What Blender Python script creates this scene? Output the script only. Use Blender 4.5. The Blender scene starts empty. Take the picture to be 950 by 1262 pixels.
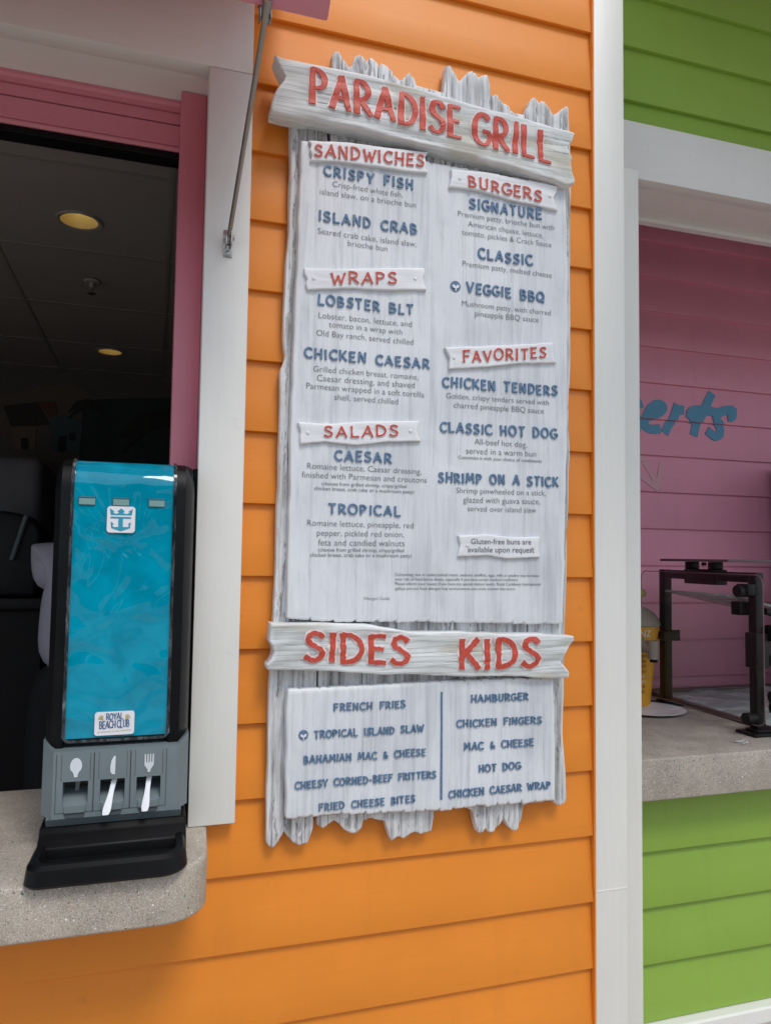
import bpy, bmesh, math, random
from mathutils import Vector, Matrix, noise as mnoise
R = math.radians
C = bpy.context.scene.collection
scn = bpy.context.scene
random.seed(7)

# ------------------------------------------------------------------ camera
FPX, YAW, PIT, ROL, DIST, EYE = 912.0, 0.302134345, 0.0585374482, 0.014071354, 1.64154379, 1.6
PW, PH = 950.0, 1262.0
Fv = Vector((math.sin(YAW)*math.cos(PIT), math.cos(YAW)*math.cos(PIT), math.sin(PIT)))
R0 = Vector((math.cos(YAW), -math.sin(YAW), 0)); U0 = R0.cross(Fv)
Rv = math.cos(ROL)*R0 + math.sin(ROL)*U0
Uv = -math.sin(ROL)*R0 + math.cos(ROL)*U0
CAM = Vector((0, -DIST, EYE))
cd = bpy.data.cameras.new('camera'); cam = bpy.data.objects.new('camera', cd); C.objects.link(cam)
cd.sensor_fit = 'VERTICAL'; cd.sensor_height = 36; cd.lens = FPX/PH*36
cd.clip_start = 0.02; cd.clip_end = 2000
M = Matrix.Identity(4)
for i in range(3):
    M[i][0] = Rv[i]; M[i][1] = Uv[i]; M[i][2] = -Fv[i]; M[i][3] = CAM[i]
cam.matrix_world = M
scn.camera = cam

# ------------------------------------------------------------------ light
SUN_EL, SUN_AZ = R(54), R(14)            # azimuth: from straight in front of the wall towards its right side
w = bpy.data.worlds.new('World'); scn.world = w; w.use_nodes = True
nt = w.node_tree; nt.nodes.clear()
wo = nt.nodes.new('ShaderNodeOutputWorld'); bg = nt.nodes.new('ShaderNodeBackground')
sky = nt.nodes.new('ShaderNodeTexSky'); sky.sky_type = 'NISHITA'; sky.sun_disc = False
sky.sun_elevation = SUN_EL; sky.sun_rotation = R(180) - SUN_AZ
sky.air_density = 1.0; sky.dust_density = 2.0
tc = nt.nodes.new('ShaderNodeTexCoord'); nz = nt.nodes.new('ShaderNodeTexNoise')
nz.inputs['Scale'].default_value = 2.2; nz.inputs['Detail'].default_value = 6; nz.inputs['Roughness'].default_value = .55
rp = nt.nodes.new('ShaderNodeValToRGB'); rp.color_ramp.elements[0].position = .38; rp.color_ramp.elements[1].position = .60
mx = nt.nodes.new('ShaderNodeMixRGB'); mx.inputs[2].default_value = (7.0, 7.9, 9.2, 1)
nt.links.new(tc.outputs['Generated'], nz.inputs['Vector']); nt.links.new(nz.outputs['Fac'], rp.inputs[0])
nt.links.new(rp.outputs[0], mx.inputs[0]); nt.links.new(sky.outputs[0], mx.inputs[1])
nt.links.new(mx.outputs[0], bg.inputs[0]); nt.links.new(bg.outputs[0], wo.inputs[0])
bg.inputs[1].default_value = 0.118
sl = bpy.data.lights.new('sun', 'SUN'); sl.energy = 1.35; sl.angle = R(19); sl.color = (1, .96, .9)
so = bpy.data.objects.new('sun', sl); C.objects.link(so)
sd = Vector((math.sin(SUN_AZ)*math.cos(SUN_EL), -math.cos(SUN_AZ)*math.cos(SUN_EL), math.sin(SUN_EL)))
so.rotation_euler = sd.to_track_quat('Z', 'Y').to_euler(); so.location = (3, -6, 6)
vs = scn.view_settings
vs.view_transform = 'Standard'; vs.look = 'None'; vs.gamma = 1; vs.use_curve_mapping = False; vs.exposure = 0.27

# ------------------------------------------------------------------ pixel -> plane
def ray(x, y): return Fv + Rv*((x-PW/2)/FPX) - Uv*((y-PH/2)/FPX)
def at(x, y, Y):
    d = ray(x, y); t = (Y-CAM.y)/d.y; return CAM + d*t
def atz(x, y, z):
    d = ray(x, y); t = (z-CAM.z)/d.z; return CAM + d*t

# ------------------------------------------------------------------ helpers
def link_mesh(name, me, mat, parent=None):
    o = bpy.data.objects.new(name, me); C.objects.link(o)
    if mat: 
        for m in (mat if isinstance(mat, (list, tuple)) else [mat]): me.materials.append(m)
    if parent:
        o.parent = parent
    return o
def wloc(o):
    v = Vector((0, 0, 0))
    while o: v = v + o.location; o = o.parent
    return v
def obj(name, bm, mat, parent=None, smooth=None, origin=None):
    """bm holds WORLD coordinates"""
    if parent: L = wloc(parent)
    else: L = Vector(origin) if origin is not None else Vector((0, 0, 0))
    bmesh.ops.recalc_face_normals(bm, faces=bm.faces)
    bmesh.ops.translate(bm, verts=bm.verts, vec=-L)
    me = bpy.data.meshes.new(name); bm.to_mesh(me); bm.free()
    if smooth is not None:
        for p in me.polygons: p.use_smooth = p.area < 6e-4
        me.set_sharp_from_angle(angle=R(smooth))
    o = link_mesh(name, me, mat, parent)
    if not parent: o.location = L
    return o
def thing(name, label, cat, loc, group=None):
    o = bpy.data.objects.new(name, None); C.objects.link(o); o.location = loc
    o.empty_display_size = .1
    tag(o, label, cat, group); return o
def tag(o, label, cat, group=None):
    o['label'] = label; o['category'] = cat
    if group: o['group'] = group
    return o
def struct(name, bm, mat, smooth=None):
    o = obj(name, bm, mat, None, smooth); o['kind'] = 'structure'; return o
def B(): return bmesh.new()
def box(bm, x0, x1, y0, y1, z0, z1, bev=0.0, seg=2, mi=0):
    t = bmesh.new()
    bmesh.ops.create_cube(t, size=1)
    for v in t.verts:
        v.co = Vector((x0+(v.co.x+.5)*(x1-x0), y0+(v.co.y+.5)*(y1-y0), z0+(v.co.z+.5)*(z1-z0)))
    if bev: bmesh.ops.bevel(t, geom=list(t.edges)+list(t.verts), offset=bev, segments=seg, affect='EDGES', profile=.5)
    merge(bm, t, mi)
def merge(bm, t, mi=0):
    mp = {}
    for v in t.verts: mp[v] = bm.verts.new(v.co)
    for f in t.faces:
        try:
            g = bm.faces.new([mp[v] for v in f.verts]); g.material_index = mi; g.smooth = f.smooth
        except ValueError: pass
    t.free()
def prism(bm, pts, y0, y1, bev=0, seg=2, axis='y'):
    """pts: outline in (x,z); extruded from y0 to y1. axis 'x': pts are (y,z), 'z': pts are (x,y)"""
    t = bmesh.new()
    def mk(a, b, d):
        return {'y': (a, d, b), 'x': (d, a, b), 'z': (a, b, d)}[axis]
    f = [t.verts.new(mk(a, b, y0)) for a, b in pts]; g = [t.verts.new(mk(a, b, y1)) for a, b in pts]
    t.faces.new(f); t.faces.new(g[::-1])
    n = len(pts)
    for i in range(n): t.faces.new((f[i], g[i], g[(i+1) % n], f[(i+1) % n]))
    bmesh.ops.recalc_face_normals(t, faces=t.faces)
    if bev: bmesh.ops.bevel(t, geom=list(t.edges), offset=bev, segments=seg, affect='EDGES', profile=.5)
    merge(bm, t)
def tube(bm, a, b, r, n=16, r2=None, cap=True):
    a = Vector(a); b = Vector(b); d = (b-a).normalized()
    u = d.orthogonal().normalized(); v = d.cross(u); r2 = r if r2 is None else r2
    A = []; Bv = []
    for i in range(n):
        t = 2*math.pi*i/n; o = u*math.cos(t)+v*math.sin(t)
        A.append(bm.verts.new(a+o*r)); Bv.append(bm.verts.new(b+o*r2))
    for i in range(n): bm.faces.new((A[i], A[(i+1) % n], Bv[(i+1) % n], Bv[i]))
    if cap: bm.faces.new(A[::-1]); bm.faces.new(Bv)
def lathe(bm, prof, c, n=32):
    """prof: list of (r,z) around vertical axis at c"""
    rings = []
    for r, z in prof:
        if r < 1e-6: rings.append([bm.verts.new((c[0], c[1], c[2]+z))])
        else: rings.append([bm.verts.new((c[0]+r*math.cos(2*math.pi*i/n), c[1]+r*math.sin(2*math.pi*i/n), c[2]+z)) for i in range(n)])
    for p, q in zip(rings, rings[1:]):
        for i in range(n):
            j = (i+1) % n
            if len(p) == 1 and len(q) == 1: continue
            if len(p) == 1: bm.faces.new((p[0], q[i], q[j]))
            elif len(q) == 1: bm.faces.new((p[i], p[j], q[0]))
            else: bm.faces.new((p[i], p[j], q[j], q[i]))
def rrect(x0, x1, z0, z1, r, n=5, r_bot=None):
    rb = r if r_bot is None else r_bot
    P = []
    for cx, cz, a, rr in ((x1-r, z1-r, 0, r), (x0+r, z1-r, 90, r), (x0+rb, z0+rb, 180, rb), (x1-rb, z0+rb, 270, rb)):
        for i in range(n+1):
            t = R(a+90*i/n); P.append((cx+rr*math.cos(t), cz+rr*math.sin(t)))
    return P

# ------------------------------------------------------------------ materials
def mat(name): 
    m = bpy.data.materials.new(name); m.use_nodes = True
    n = m.node_tree; b = n.nodes['Principled BSDF']
    return m, n, b
def N(n, t, **k):
    x = n.nodes.new(t)
    for a, v in k.items():
        if a in x.inputs: x.inputs[a].default_value = v
        else: setattr(x, a, v)
    return x
def L(n, a, b): n.links.new(a, b)
def coords(n, scale=(1, 1, 1), rand=True):
    t = N(n, 'ShaderNodeTexCoord'); mp = N(n, 'ShaderNodeMapping'); mp.inputs['Scale'].default_value = scale
    if rand:
        oi = N(n, 'ShaderNodeObjectInfo'); ml = N(n, 'ShaderNodeVectorMath', operation='SCALE')
        cb = N(n, 'ShaderNodeCombineXYZ')
        m1 = N(n, 'ShaderNodeMath', operation='MULTIPLY'); m1.inputs[1].default_value = 37.0
        L(n, oi.outputs['Random'], m1.inputs[0])
        for i in range(3): L(n, m1.outputs[0], cb.inputs[i])
        ad = N(n, 'ShaderNodeVectorMath', operation='ADD')
        L(n, t.outputs['Object'], ad.inputs[0]); L(n, cb.outputs[0], ad.inputs[1]); L(n, ad.outputs[0], mp.inputs[0])
    else: L(n, t.outputs['Object'], mp.inputs[0])
    return mp.outputs[0]
def ramp(n, fac, stops):
    r = N(n, 'ShaderNodeValToRGB'); e = r.color_ramp.elements
    while len(e) < len(stops): e.new(.5)
    for i, (p, c) in enumerate(stops):
        e[i].position = p; e[i].color = (c[0], c[1], c[2], 1) if not isinstance(c, (int, float)) else (c, c, c, 1)
    L(n, fac, r.inputs[0]); return r.outputs[0]
def noise(n, vec, scale, detail=4, rough=.5, dist=0):
    x = N(n, 'ShaderNodeTexNoise'); x.inputs['Scale'].default_value = scale; x.inputs['Detail'].default_value = detail
    x.inputs['Roughness'].default_value = rough; x.inputs['Distortion'].default_value = dist
    L(n, vec, x.inputs['Vector']); return x.outputs['Fac']
def mix(n, f, a, b, mode='MIX'):
    x = N(n, 'ShaderNodeMixRGB', blend_type=mode)
    for i, v in ((0, f), (1, a), (2, b)):
        if hasattr(v, 'links'): L(n, v, x.inputs[i])
        elif isinstance(v, (int, float)): x.inputs[i].default_value = v if i == 0 else (v, v, v, 1)
        else: x.inputs[i].default_value = (*v[:3], 1)
    return x.outputs[0]
def bump(n, b, h, strength=.3, dist=.002, prev=None):
    x = N(n, 'ShaderNodeBump'); x.inputs['Strength'].default_value = strength; x.inputs['Distance'].default_value = dist
    L(n, h, x.inputs['Height'])
    if prev is not None: L(n, prev, x.inputs['Normal'])
    L(n, x.outputs[0], b.inputs['Normal']); return x.outputs[0]

def paint(name, col, rough=.5, var=.10, grain=(3, 3, 60), gb=.15, dirt=(.25, .2, .15), dirt_amt=.15):
    """brushed house paint: slight tone drift, fine brush marks, scattered grime"""
    m, n, b = mat(name)
    v = coords(n, (1, 1, 1)); g = coords(n, grain)
    big = noise(n, v, 2.3, 5, .6); fine = noise(n, g, 4, 4, .6); spot = noise(n, v, 38, 3, .65)
    c = mix(n, ramp(n, big, [(.25, 0), (.75, 1)]), tuple(x*(1-var) for x in col), tuple(min(1, x*(1+var*.6)) for x in col))
    c = mix(n, ramp(n, fine, [(.35, 0), (.7, .12)]), c, tuple(x*.75 for x in col))
    c = mix(n, ramp(n, spot, [(.66, 0), (.80, dirt_amt)]), c, dirt)
    vo = N(n, 'ShaderNodeTexVoronoi'); vo.inputs['Scale'].default_value = 7; L(n, v, vo.inputs['Vector'])
    sc_ = N(n, 'ShaderNodeSeparateColor'); L(n, vo.outputs['Color'], sc_.inputs[0])
    dot = mix(n, 1, ramp(n, sc_.outputs[0], [(.62, 0), (.63, 1)]), ramp(n, vo.outputs['Distance'], [(.012, 1), (.03, 0)]), 'MULTIPLY')
    c = mix(n, mix(n, 1, dot, .55, 'MULTIPLY'), c, tuple(x*.55 for x in col))
    st = noise(n, coords(n, (14, 14, .9)), 1.6, 5, .65)
    c = mix(n, ramp(n, st, [(.56, 0), (.78, .11)]), c, dirt)
    L(n, c, b.inputs['Base Color'])
    L(n, ramp(n, big, [(.2, rough-.08), (.8, rough+.1)]), b.inputs['Roughness'])
    bump(n, b, fine, gb, .0012); return m
def plastic(name, col, rough=.35, tex=.08, scale=900):
    m, n, b = mat(name); v = coords(n)
    s = noise(n, v, 6, 4, .6)
    L(n, mix(n, ramp(n, s, [(.3, 0), (.75, 1)]), tuple(x*.9 for x in col), tuple(x*1.12+.002 for x in col)), b.inputs['Base Color'])
    L(n, ramp(n, s, [(.3, rough-.06), (.8, rough+.12)]), b.inputs['Roughness'])
    if tex: bump(n, b, noise(n, v, scale, 2), tex, .0005)
    return m
def wood(name, light, mid, dark, along='z', cover=.5, rough=.72, bmp=.5, swirl=.6, stain=None, flake=0, rings=0):
    """whitewashed weathered board; along = grain direction; cover = share of wood showing through"""
    m, n, b = mat(name)
    sc = (26, 26, 1.6) if along == 'z' else (1.5, 26, 26)
    sf = (110, 110, 4.5) if along == 'z' else (4.5, 110, 110)
    gv = coords(n, sc); fv = coords(n, sf); v = coords(n)
    g = noise(n, gv, 1.6, 6, .62, swirl); f = noise(n, fv, 1.4, 6, .68, .3); bg_ = noise(n, v, 5, 4, .6, .4)
    base = mix(n, ramp(n, bg_, [(.3, 0), (.7, 1)]), mid, light)
    gl = ramp(n, g, [(.32, 1), (.41, .3), (.47, 0), (.62, .08), (.72, 0)])
    c = mix(n, mix(n, 1, gl, min(1, cover*1.3), 'MULTIPLY'), base, mid)
    # bare wood shows where grain and patch noise coincide
    th = mix(n, .5, f, bg_); bare = ramp(n, mix(n, .5, th, g), [(.42-.06+cover*.06, 1), (.42+.07+cover*.06, 0)])
    c = mix(n, mix(n, 1, bare, cover, 'MULTIPLY'), c, dark)
    c = mix(n, ramp(n, f, [(.33, .55*cover+.1), (.40, 0)]), c, dark)
    at_ = N(n, 'ShaderNodeAttribute'); at_.attribute_name = 'edge'
    if flake:
        fl = noise(n, coords(n, (75, 75, 14) if along == 'z' else (14, 75, 75)), 1.5, 4, .7, .5)
        c = mix(n, ramp(n, mix(n, .35, fl, bg_), [(.545, 0), (.56, flake)]), c, tuple(x*1.25 for x in dark))
    if rings:
        wv = N(n, 'ShaderNodeTexWave'); wv.wave_type = 'BANDS'; wv.bands_direction = 'Z'; wv.inputs['Scale'].default_value = 13
        wv.inputs['Distortion'].default_value = 9; wv.inputs['Detail'].default_value = 2; wv.inputs['Detail Scale'].default_value = .7
        L(n, coords(n, (.5, 1, 2)), wv.inputs['Vector'])
        c = mix(n, ramp(n, wv.outputs['Fac'], [(.0, rings), (.16, rings*.3), (.3, 0)]), c, tuple(x*1.3 for x in dark))
    ef = mix(n, ramp(n, at_.outputs['Fac'], [(.25, 0), (.95, 1)]), 0, ramp(n, f, [(.34, .1), (.5, .75)]))
    c = mix(n, ef, c, (.80, .81, .82))
    if stain:
        c = mix(n, ramp(n, noise(n, coords(n, (4.5, 9, 9)), 1.3, 3, .5, .3), [(.55, 0), (.68, .55)]), c, stain)
    L(n, c, b.inputs['Base Color']); b.inputs['Roughness'].default_value = rough
    h = mix(n, .6, g, f)
    bump(n, b, h, bmp, .004); return m

M_orange = paint('orange paint', (.80, .255, .022), .5, .11, (1.2, 40, 60), .22, (.35, .12, .02), .25)
M_white = paint('white trim paint', (.79, .785, .745), .45, .05, (40, 40, 1.5), .15, (.45, .42, .38), .18)
M_whiteh = paint('white header paint', (.80, .79, .76), .45, .04, (1.5, 40, 40), .15, (.45, .42, .38), .18)
M_green = paint('green paint', (.265, .43, .06), .5, .08, (1.2, 40, 60), .2, (.12, .2, .03), .25)
M_pink = paint('pink paint', (.68, .235, .30), .45, .06, (30, 30, 2), .12, (.3, .1, .12), .2)
M_pinkh = paint('pink shutter paint', (.64, .225, .285), .4, .06, (2, 30, 30), .12, (.3, .1, .12), .2)
M_pinkwall = paint('pink wall paint', (.76, .30, .40), .5, .07, (1.2, 40, 60), .2, (.3, .1, .12), .2)
M_black = plastic('black plastic', (.003, .003, .0035), .45)
M_blackrail = plastic('dark rail plastic', (.004, .0042, .005), .4, .1)
for m_ in (M_black, M_blackrail): m_.node_tree.nodes['Principled BSDF'].inputs['Specular IOR Level'].default_value = .17
M_grey = plastic('blue grey plastic', (.16, .20, .215), .42, .12)
M_greydk = plastic('dark grey plastic', (.07, .09, .10), .42, .12)
M_icon = plastic('pale print', (.62, .66, .70), .5, 0)
M_utensil = plastic('white cutlery plastic', (.78, .79, .82), .3, 0)
M_metal_dark = plastic('black powder coat', (.010, .008, .008), .42, .15, 500); M_metal_dark.node_tree.nodes['Principled BSDF'].inputs['Specular IOR Level'].default_value = .25
def metal(name, col, rough):
    m, n, b = mat(name); v = coords(n, (4, 4, 60))
    s = noise(n, v, 5, 4, .6); b.inputs['Metallic'].default_value = 1
    L(n, mix(n, s, tuple(x*.75 for x in col), col), b.inputs['Base Color'])
    L(n, ramp(n, s, [(.3, rough-.1), (.75, rough+.12)]), b.inputs['Roughness']); return m
M_steel = metal('steel', (.55, .53, .50), .35)
M_strut = metal('worn steel rod', (.40, .37, .34), .42)

def concrete(name, col):
    m, n, b = mat(name); v = coords(n)
    big = noise(n, v, 9, 6, .65); fine = noise(n, v, 460, 3, .75); mid = noise(n, v, 140, 3, .7)
    c = mix(n, ramp(n, big, [(.3, 0), (.72, 1)]), tuple(x*.66 for x in col), tuple(x*1.12 for x in col))
    c = mix(n, ramp(n, fine, [(.38, .6), (.47, 0)]), c, tuple(x*.4 for x in col))
    c = mix(n, ramp(n, fine, [(.56, 0), (.66, .6)]), c, (.80, .78, .74))
    c = mix(n, ramp(n, mid, [(.60, 0), (.70, .4)]), c, (.30, .25, .20))
    for sc, lo, hi, cc in ((70, .0, .050, (.03, .035, .03)), (85, .0, .055, (.80, .78, .75)), (60, .0, .045, (.03, .14, .09)), (210, 0, .10, (.14, .12, .10)), (260, 0, .10, (.66, .64, .60))):
        vo = N(n, 'ShaderNodeTexVoronoi'); vo.inputs['Scale'].default_value = sc; vo.inputs['Randomness'].default_value = 1
        wv = N(n, 'ShaderNodeVectorMath', operation='ADD'); wv.inputs[1].default_value = (sc*.37, sc*.11, sc*.53)
        L(n, v, wv.inputs[0])
        dn = N(n, 'ShaderNodeTexNoise'); dn.inputs['Scale'].default_value = sc*1.7
        L(n, wv.outputs[0], dn.inputs['Vector'])
        wa = N(n, 'ShaderNodeVectorMath', operation='MULTIPLY_ADD'); wa.inputs[1].default_value = (.55/sc,)*3
        L(n, dn.outputs['Color'], wa.inputs[0]); L(n, wv.outputs[0], wa.inputs[2]); L(n, wa.outputs[0], vo.inputs['Vector'])
        cell = N(n, 'ShaderNodeSeparateColor'); L(n, vo.outputs['Color'], cell.inputs[0])
        pick = ramp(n, cell.outputs[0], [(.78, 0), (.785, 1)])
        spot = ramp(n, vo.outputs['Distance'], [(hi*2.2, 1), (hi*2.6, 0)])
        c = mix(n, mix(n, 1, pick, spot, 'MULTIPLY'), c, cc)
    L(n, c, b.inputs['Base Color']); b.inputs['Roughness'].default_value = .62
    bump(n, b, mix(n, .5, fine, mid), .45, .0015); return m
M_conc = concrete('polished concrete', (.475, .415, .345))
M_conc2 = concrete('polished concrete buff', (.43, .375, .315))

M_plank = wood('weathered white planks', (.78, .80, .82), (.60, .61, .62), (.17, .155, .145), 'z', .78, .75, .9, flake=.7)
M_panel = wood('whitewashed panel', (.73, .75, .785), (.60, .63, .67), (.36, .38, .42), 'z', .45, .6, .35, .35, flake=.12)
M_title = wood('whitewashed grey board', (.70, .73, .735), (.54, .57, .57), (.26, .26, .25), 'x', .45, .6, .6, 1.6, (.42, .38, .26), rings=.5)
M_banner = wood('white banner wood', (.76, .77, .80), (.66, .67, .70), (.48, .49, .5), 'x', .25, .5, .25, .6)
def ink(name, col, wear=.25, worn=(.6, .62, .66), rough=.55):
    m, n, b = mat(name); v = coords(n, (1, 1, 1), False)
    s = noise(n, v, 160, 4, .7)
    L(n, mix(n, ramp(n, s, [(.5, 0), (.72, wear)]), col, worn), b.inputs['Base Color']); b.inputs['Roughness'].default_value = rough
    return m
M_red = ink('coral red lettering', (.50, .055, .03), .35, (.66, .32, .28))
M_halo = ink('pale lettering edge', (.80, .70, .70), .1)
M_blue = ink('slate blue lettering', (.085, .17, .29), .55, (.35, .42, .5))
M_text = ink('grey small print', (.115, .12, .135), .35, (.4, .42, .45))
M_script = ink('blue wall paint', (.085, .29, .44), .15, (.3, .2, .28))
M_faint = ink('faint pale paint', (.66, .34, .39), .3, (.58, .2, .25))

# ------------------------------------------------------------------ the ground, the roof over the walk
m_pave, n, b = mat('pale paving'); v = coords(n, (1, 1, 1), False)
br = N(n, 'ShaderNodeTexBrick'); br.inputs['Scale'].default_value = 2.2; L(n, v, br.inputs['Vector'])
br.inputs['Color1'].default_value = (.43, .37, .30, 1); br.inputs['Color2'].default_value = (.49, .43, .36, 1); br.inputs['Mortar'].default_value = (.25, .23, .2, 1); br.inputs['Mortar Size'].default_value = .012
L(n, mix(n, ramp(n, noise(n, v, 30, 4), [(.4, 0), (.7, .4)]), br.outputs[0], (.3, .27, .24)), b.inputs['Base Color']); b.inputs['Roughness'].default_value = .8
bm = B(); S = 400
bm.faces.new([bm.verts.new(p) for p in ((-S, -S, 0), (S, -S, 0), (S, S, 0), (-S, S, 0))]); struct('ground', bm, m_pave)
bm = B(); box(bm, 1.3, 6.5, -1.45, .6, 3.46, 3.60, .006); struct('porch_ceiling', bm, M_whiteh)

# invented pavilion behind the camera, added for the glossy dispenser front to reflect
pav = thing('added_pavilion', 'unseen pavilion added behind the camera for the dispenser front to reflect', 'pavilion', (-1, -10, 0))
m_pdk = paint('pavilion shade boards', (.10, .13, .12), .8)  # dark colour put in so the mirrored pavilion reads as shade
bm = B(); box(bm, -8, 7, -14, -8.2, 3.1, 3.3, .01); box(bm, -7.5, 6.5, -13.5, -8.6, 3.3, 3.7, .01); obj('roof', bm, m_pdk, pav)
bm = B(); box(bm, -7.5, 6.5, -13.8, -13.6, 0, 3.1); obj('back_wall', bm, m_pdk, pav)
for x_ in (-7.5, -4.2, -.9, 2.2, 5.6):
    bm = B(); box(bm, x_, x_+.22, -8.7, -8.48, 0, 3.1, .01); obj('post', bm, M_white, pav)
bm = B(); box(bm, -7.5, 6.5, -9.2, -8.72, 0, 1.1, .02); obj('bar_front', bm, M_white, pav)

# ------------------------------------------------------------------ lap siding
def lap_wall(bm, x0fn, x1, laps, yf, depth=.013, amp=.0012):
    """laps: list of (zbot, ztop). bottom lip stands at yf, top tucks in behind the next board"""
    for k, (zb, zt) in enumerate(laps):
        x0 = x0fn(k, zb, zt)
        nx = max(2, int((x1-x0)/.06))
        prof = [(depth+.002, zb+.0015), (.0022, zb), (.0006, zb+.0006), (0, zb+.0026), (depth*.5, (zb+zt)/2), (depth*.93, zt+.004)]
        rows = []
        for i in range(nx+1):
            x = x0+(x1-x0)*i/nx
            wz = amp*mnoise.noise((x*2.3, k*3.7, 1.1)); wy = amp*1.2*mnoise.noise((x*1.7, k*5.1, 7.7))
            rows.append([bm.verts.new((x, yf+y+(wy if j < 5 else 0), z+(wz if j < 4 else 0))) for j, (y, z) in enumerate(prof)])
        for a, c in zip(rows, rows[1:]):
            for j in range(len(prof)-1): bm.faces.new((a[j], c[j], c[j+1], a[j+1]))
Z0 = 2.671036
laps = [(Z0-.16*k, Z0-.16*(k-1)) for k in range(16, -7, -1)]
laps = [(max(a, .02), c_) for a, c_ in laps if c_ > .05]
CTOP, CBOT = 1.032, .937
def x0_orange(k, zb, zt):
    return -2.4 if (zt < CBOT+.005 or zb > 2.8) else .10
wall = thing('orange_wall', 'bright orange lap siding wall carrying the whitewashed menu sign', 'wall', (.6, 0, 0))
bm = B(); lap_wall(bm, x0_orange, at(732.6, 600, -.007).x, laps, 0.0)
lap_wall(bm, lambda *a: -2.4, .12, [(.911, .945)], 0.0)
obj('siding', bm, M_orange, wall, 30)
bm = B(); box(bm, 1.07, 1.115, .0168, .19, .02, 3.6, .002); box(bm, .20, 1.07, .02, .2, .02, 3.6)
obj('wall_core', bm, M_white, wall)
# white corner post with a joint line low down
YC = -.007; PX0, PX1 = at(733, 600, YC).x, at(770.5, 600, YC).x
bm = B(); box(bm, PX0, PX1, YC, .0165, .02, 3.6, .0018)
zj = at(735, 1099, YC).z
t = bmesh.new(); n_ = 16                                  # filled joint low on the post: a slightly raised, uneven seam
for i in range(n_):
    xa = PX0+.002+(PX1-PX0-.004)*i/n_; xb = PX0+.002+(PX1-PX0-.004)*(i+1)/n_; dz = .0012*mnoise.noise((i*.9, 2.2, 0))
    box(t, xa, xb+.0002, YC-.0009-.0004*(i % 2), YC+.002, zj+dz-.0012, zj+dz+.0011)
merge(bm, t)
obj('corner_board', bm, M_white, wall, 30)
bm = B()                                           # thin bead of caulk along the post
for i in range(60):
    z = .1+i*.057; box(bm, PX0-.004+.0012*random.random(), PX0-.0001, YC+.0015+.001*random.random(), .008, z, z+.057)
obj('caulk_bead', bm, M_orange, wall)

# ------------------------------------------------------------------ serving window on the left
win = thing('serving_window', 'white cased serving window with pink frame and dark kitchen behind', 'window', (-.6, 0, CTOP))
bm = B(); box(bm, .0845, .1805, -.03, .018, CTOP+.001, 2.6665, .0022); obj('side_casing', bm, M_white, win, 30)
bm = B(); box(bm, -2.4, .1785, -.0305, .018, 2.668, 2.862, .0022); obj('header_casing', bm, M_whiteh, win, 30)
bm = B(); box(bm, -2.4, .20, .018, .34, 2.668, 3.0); obj('head_lining', bm, M_whiteh, win)
bm = B(); box(bm, .0875, .20, .018, .34, CTOP+.001, 2.668); obj('side_lining', bm, M_pink, win)
bm = B(); box(bm, .029, .0872, .08, .2, CTOP+.001, 2.6675, .003); obj('jamb', bm, M_pink, win, 30)
bm = B(); box(bm, .0755, .0872, -.012, .078, CTOP+.002, 1.78, .002)
obj('shutter_track', bm, M_black, win)
hp = [(.20, 2.5515), (.139, 2.5515), (.1345, 2.556), (.1345, 2.560), (.138, 2.5605), (.138, 2.562), (.1345, 2.5625), (.1345, 2.611), (.142, 2.6115), (.142, 2.6145), (.1335, 2.615), (.1335, 2.640), (.137, 2.6405), (.137, 2.643), (.129, 2.6435), (.129, 2.654), (.123, 2.660), (.123, 2.6675), (.20, 2.6675)]
bm = B(); prism(bm, hp, -2.4, .0288, axis='x'); sh = obj('shutter_housing', bm, M_pinkh, win)
bm = B(); box(bm, -2.4, .0288, .142, .19, 2.535, 2.551, .002); obj('rubber_seal', bm, M_black, sh)

# concrete counter with rounded corner
cnt = B()
pts = [(-2.4, -.236)]
cx, cy, rr = .116-.085, -.236+.085, .085
for i in range(11):
    t = R(-90+90*i/10); pts.append((cx+rr*math.cos(t), cy+rr*math.sin(t)))
pts += [(.124, -.0), (.128, .012), (.087, .014), (.087, .33), (-2.4, .33)]
prism(cnt, pts, CBOT, CTOP, .007, 3, 'z')
o = obj('concrete_counter', cnt, M_conc, None, 40, (-.5, .05, CBOT))
tag(o, 'speckled concrete counter ledge with rounded corner under the cutlery dispenser', 'counter')

# ------------------------------------------------------------------ pink flap above the window and its rod
flap = thing('hinged_shutter', 'pink hinged shutter propped open above the serving window', 'shutter', (-.6, -.46, 2.5))
t = bmesh.new(); box(t, -2.2, .253, -.0, .07, 0, .95, .004)
for v in t.verts: v.co = Matrix.Rotation(R(-42), 3, 'X') @ v.co
# top leans back to the wall
for v in t.verts: v.co += Vector((0, -.515, 2.546))
obj('panel', t, M_pinkh, flap, 30)
bm = B(); a = Vector((.134, -.046, 2.282)); q = at(327, 22, -.452)
tube(bm, a, q, .0048, 14)
rod = obj('support_rod', bm, M_strut, flap, 40)
bm = B()
d = (q-a).normalized()
tube(bm, q-d*.004, q+d*.028, .0078, 12)
box(bm, q.x-.010, q.x-.007, q.y-.010, q.y+.012, q.z-.004, q.z+.022, .001); box(bm, q.x+.007, q.x+.010, q.y-.010, q.y+.012, q.z-.004, q.z+.022, .001); box(bm, q.x-.012, q.x+.012, q.y-.006, q.y+.012, q.z+.022, q.z+.026, .001)
obj('rod_end', bm, M_strut, rod, 40); bm = B()
box(bm, .1245, .1435, -.0335, -.0305, 2.243, 2.303, .001)
box(bm, .127, .1305, -.058, -.033, 2.262, 2.288, .001); box(bm, .1375, .141, -.058, -.033, 2.262, 2.288, .001)
tube(bm, (.122, -.047, 2.281), (.146, -.047, 2.281), .0055, 12)
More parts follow.
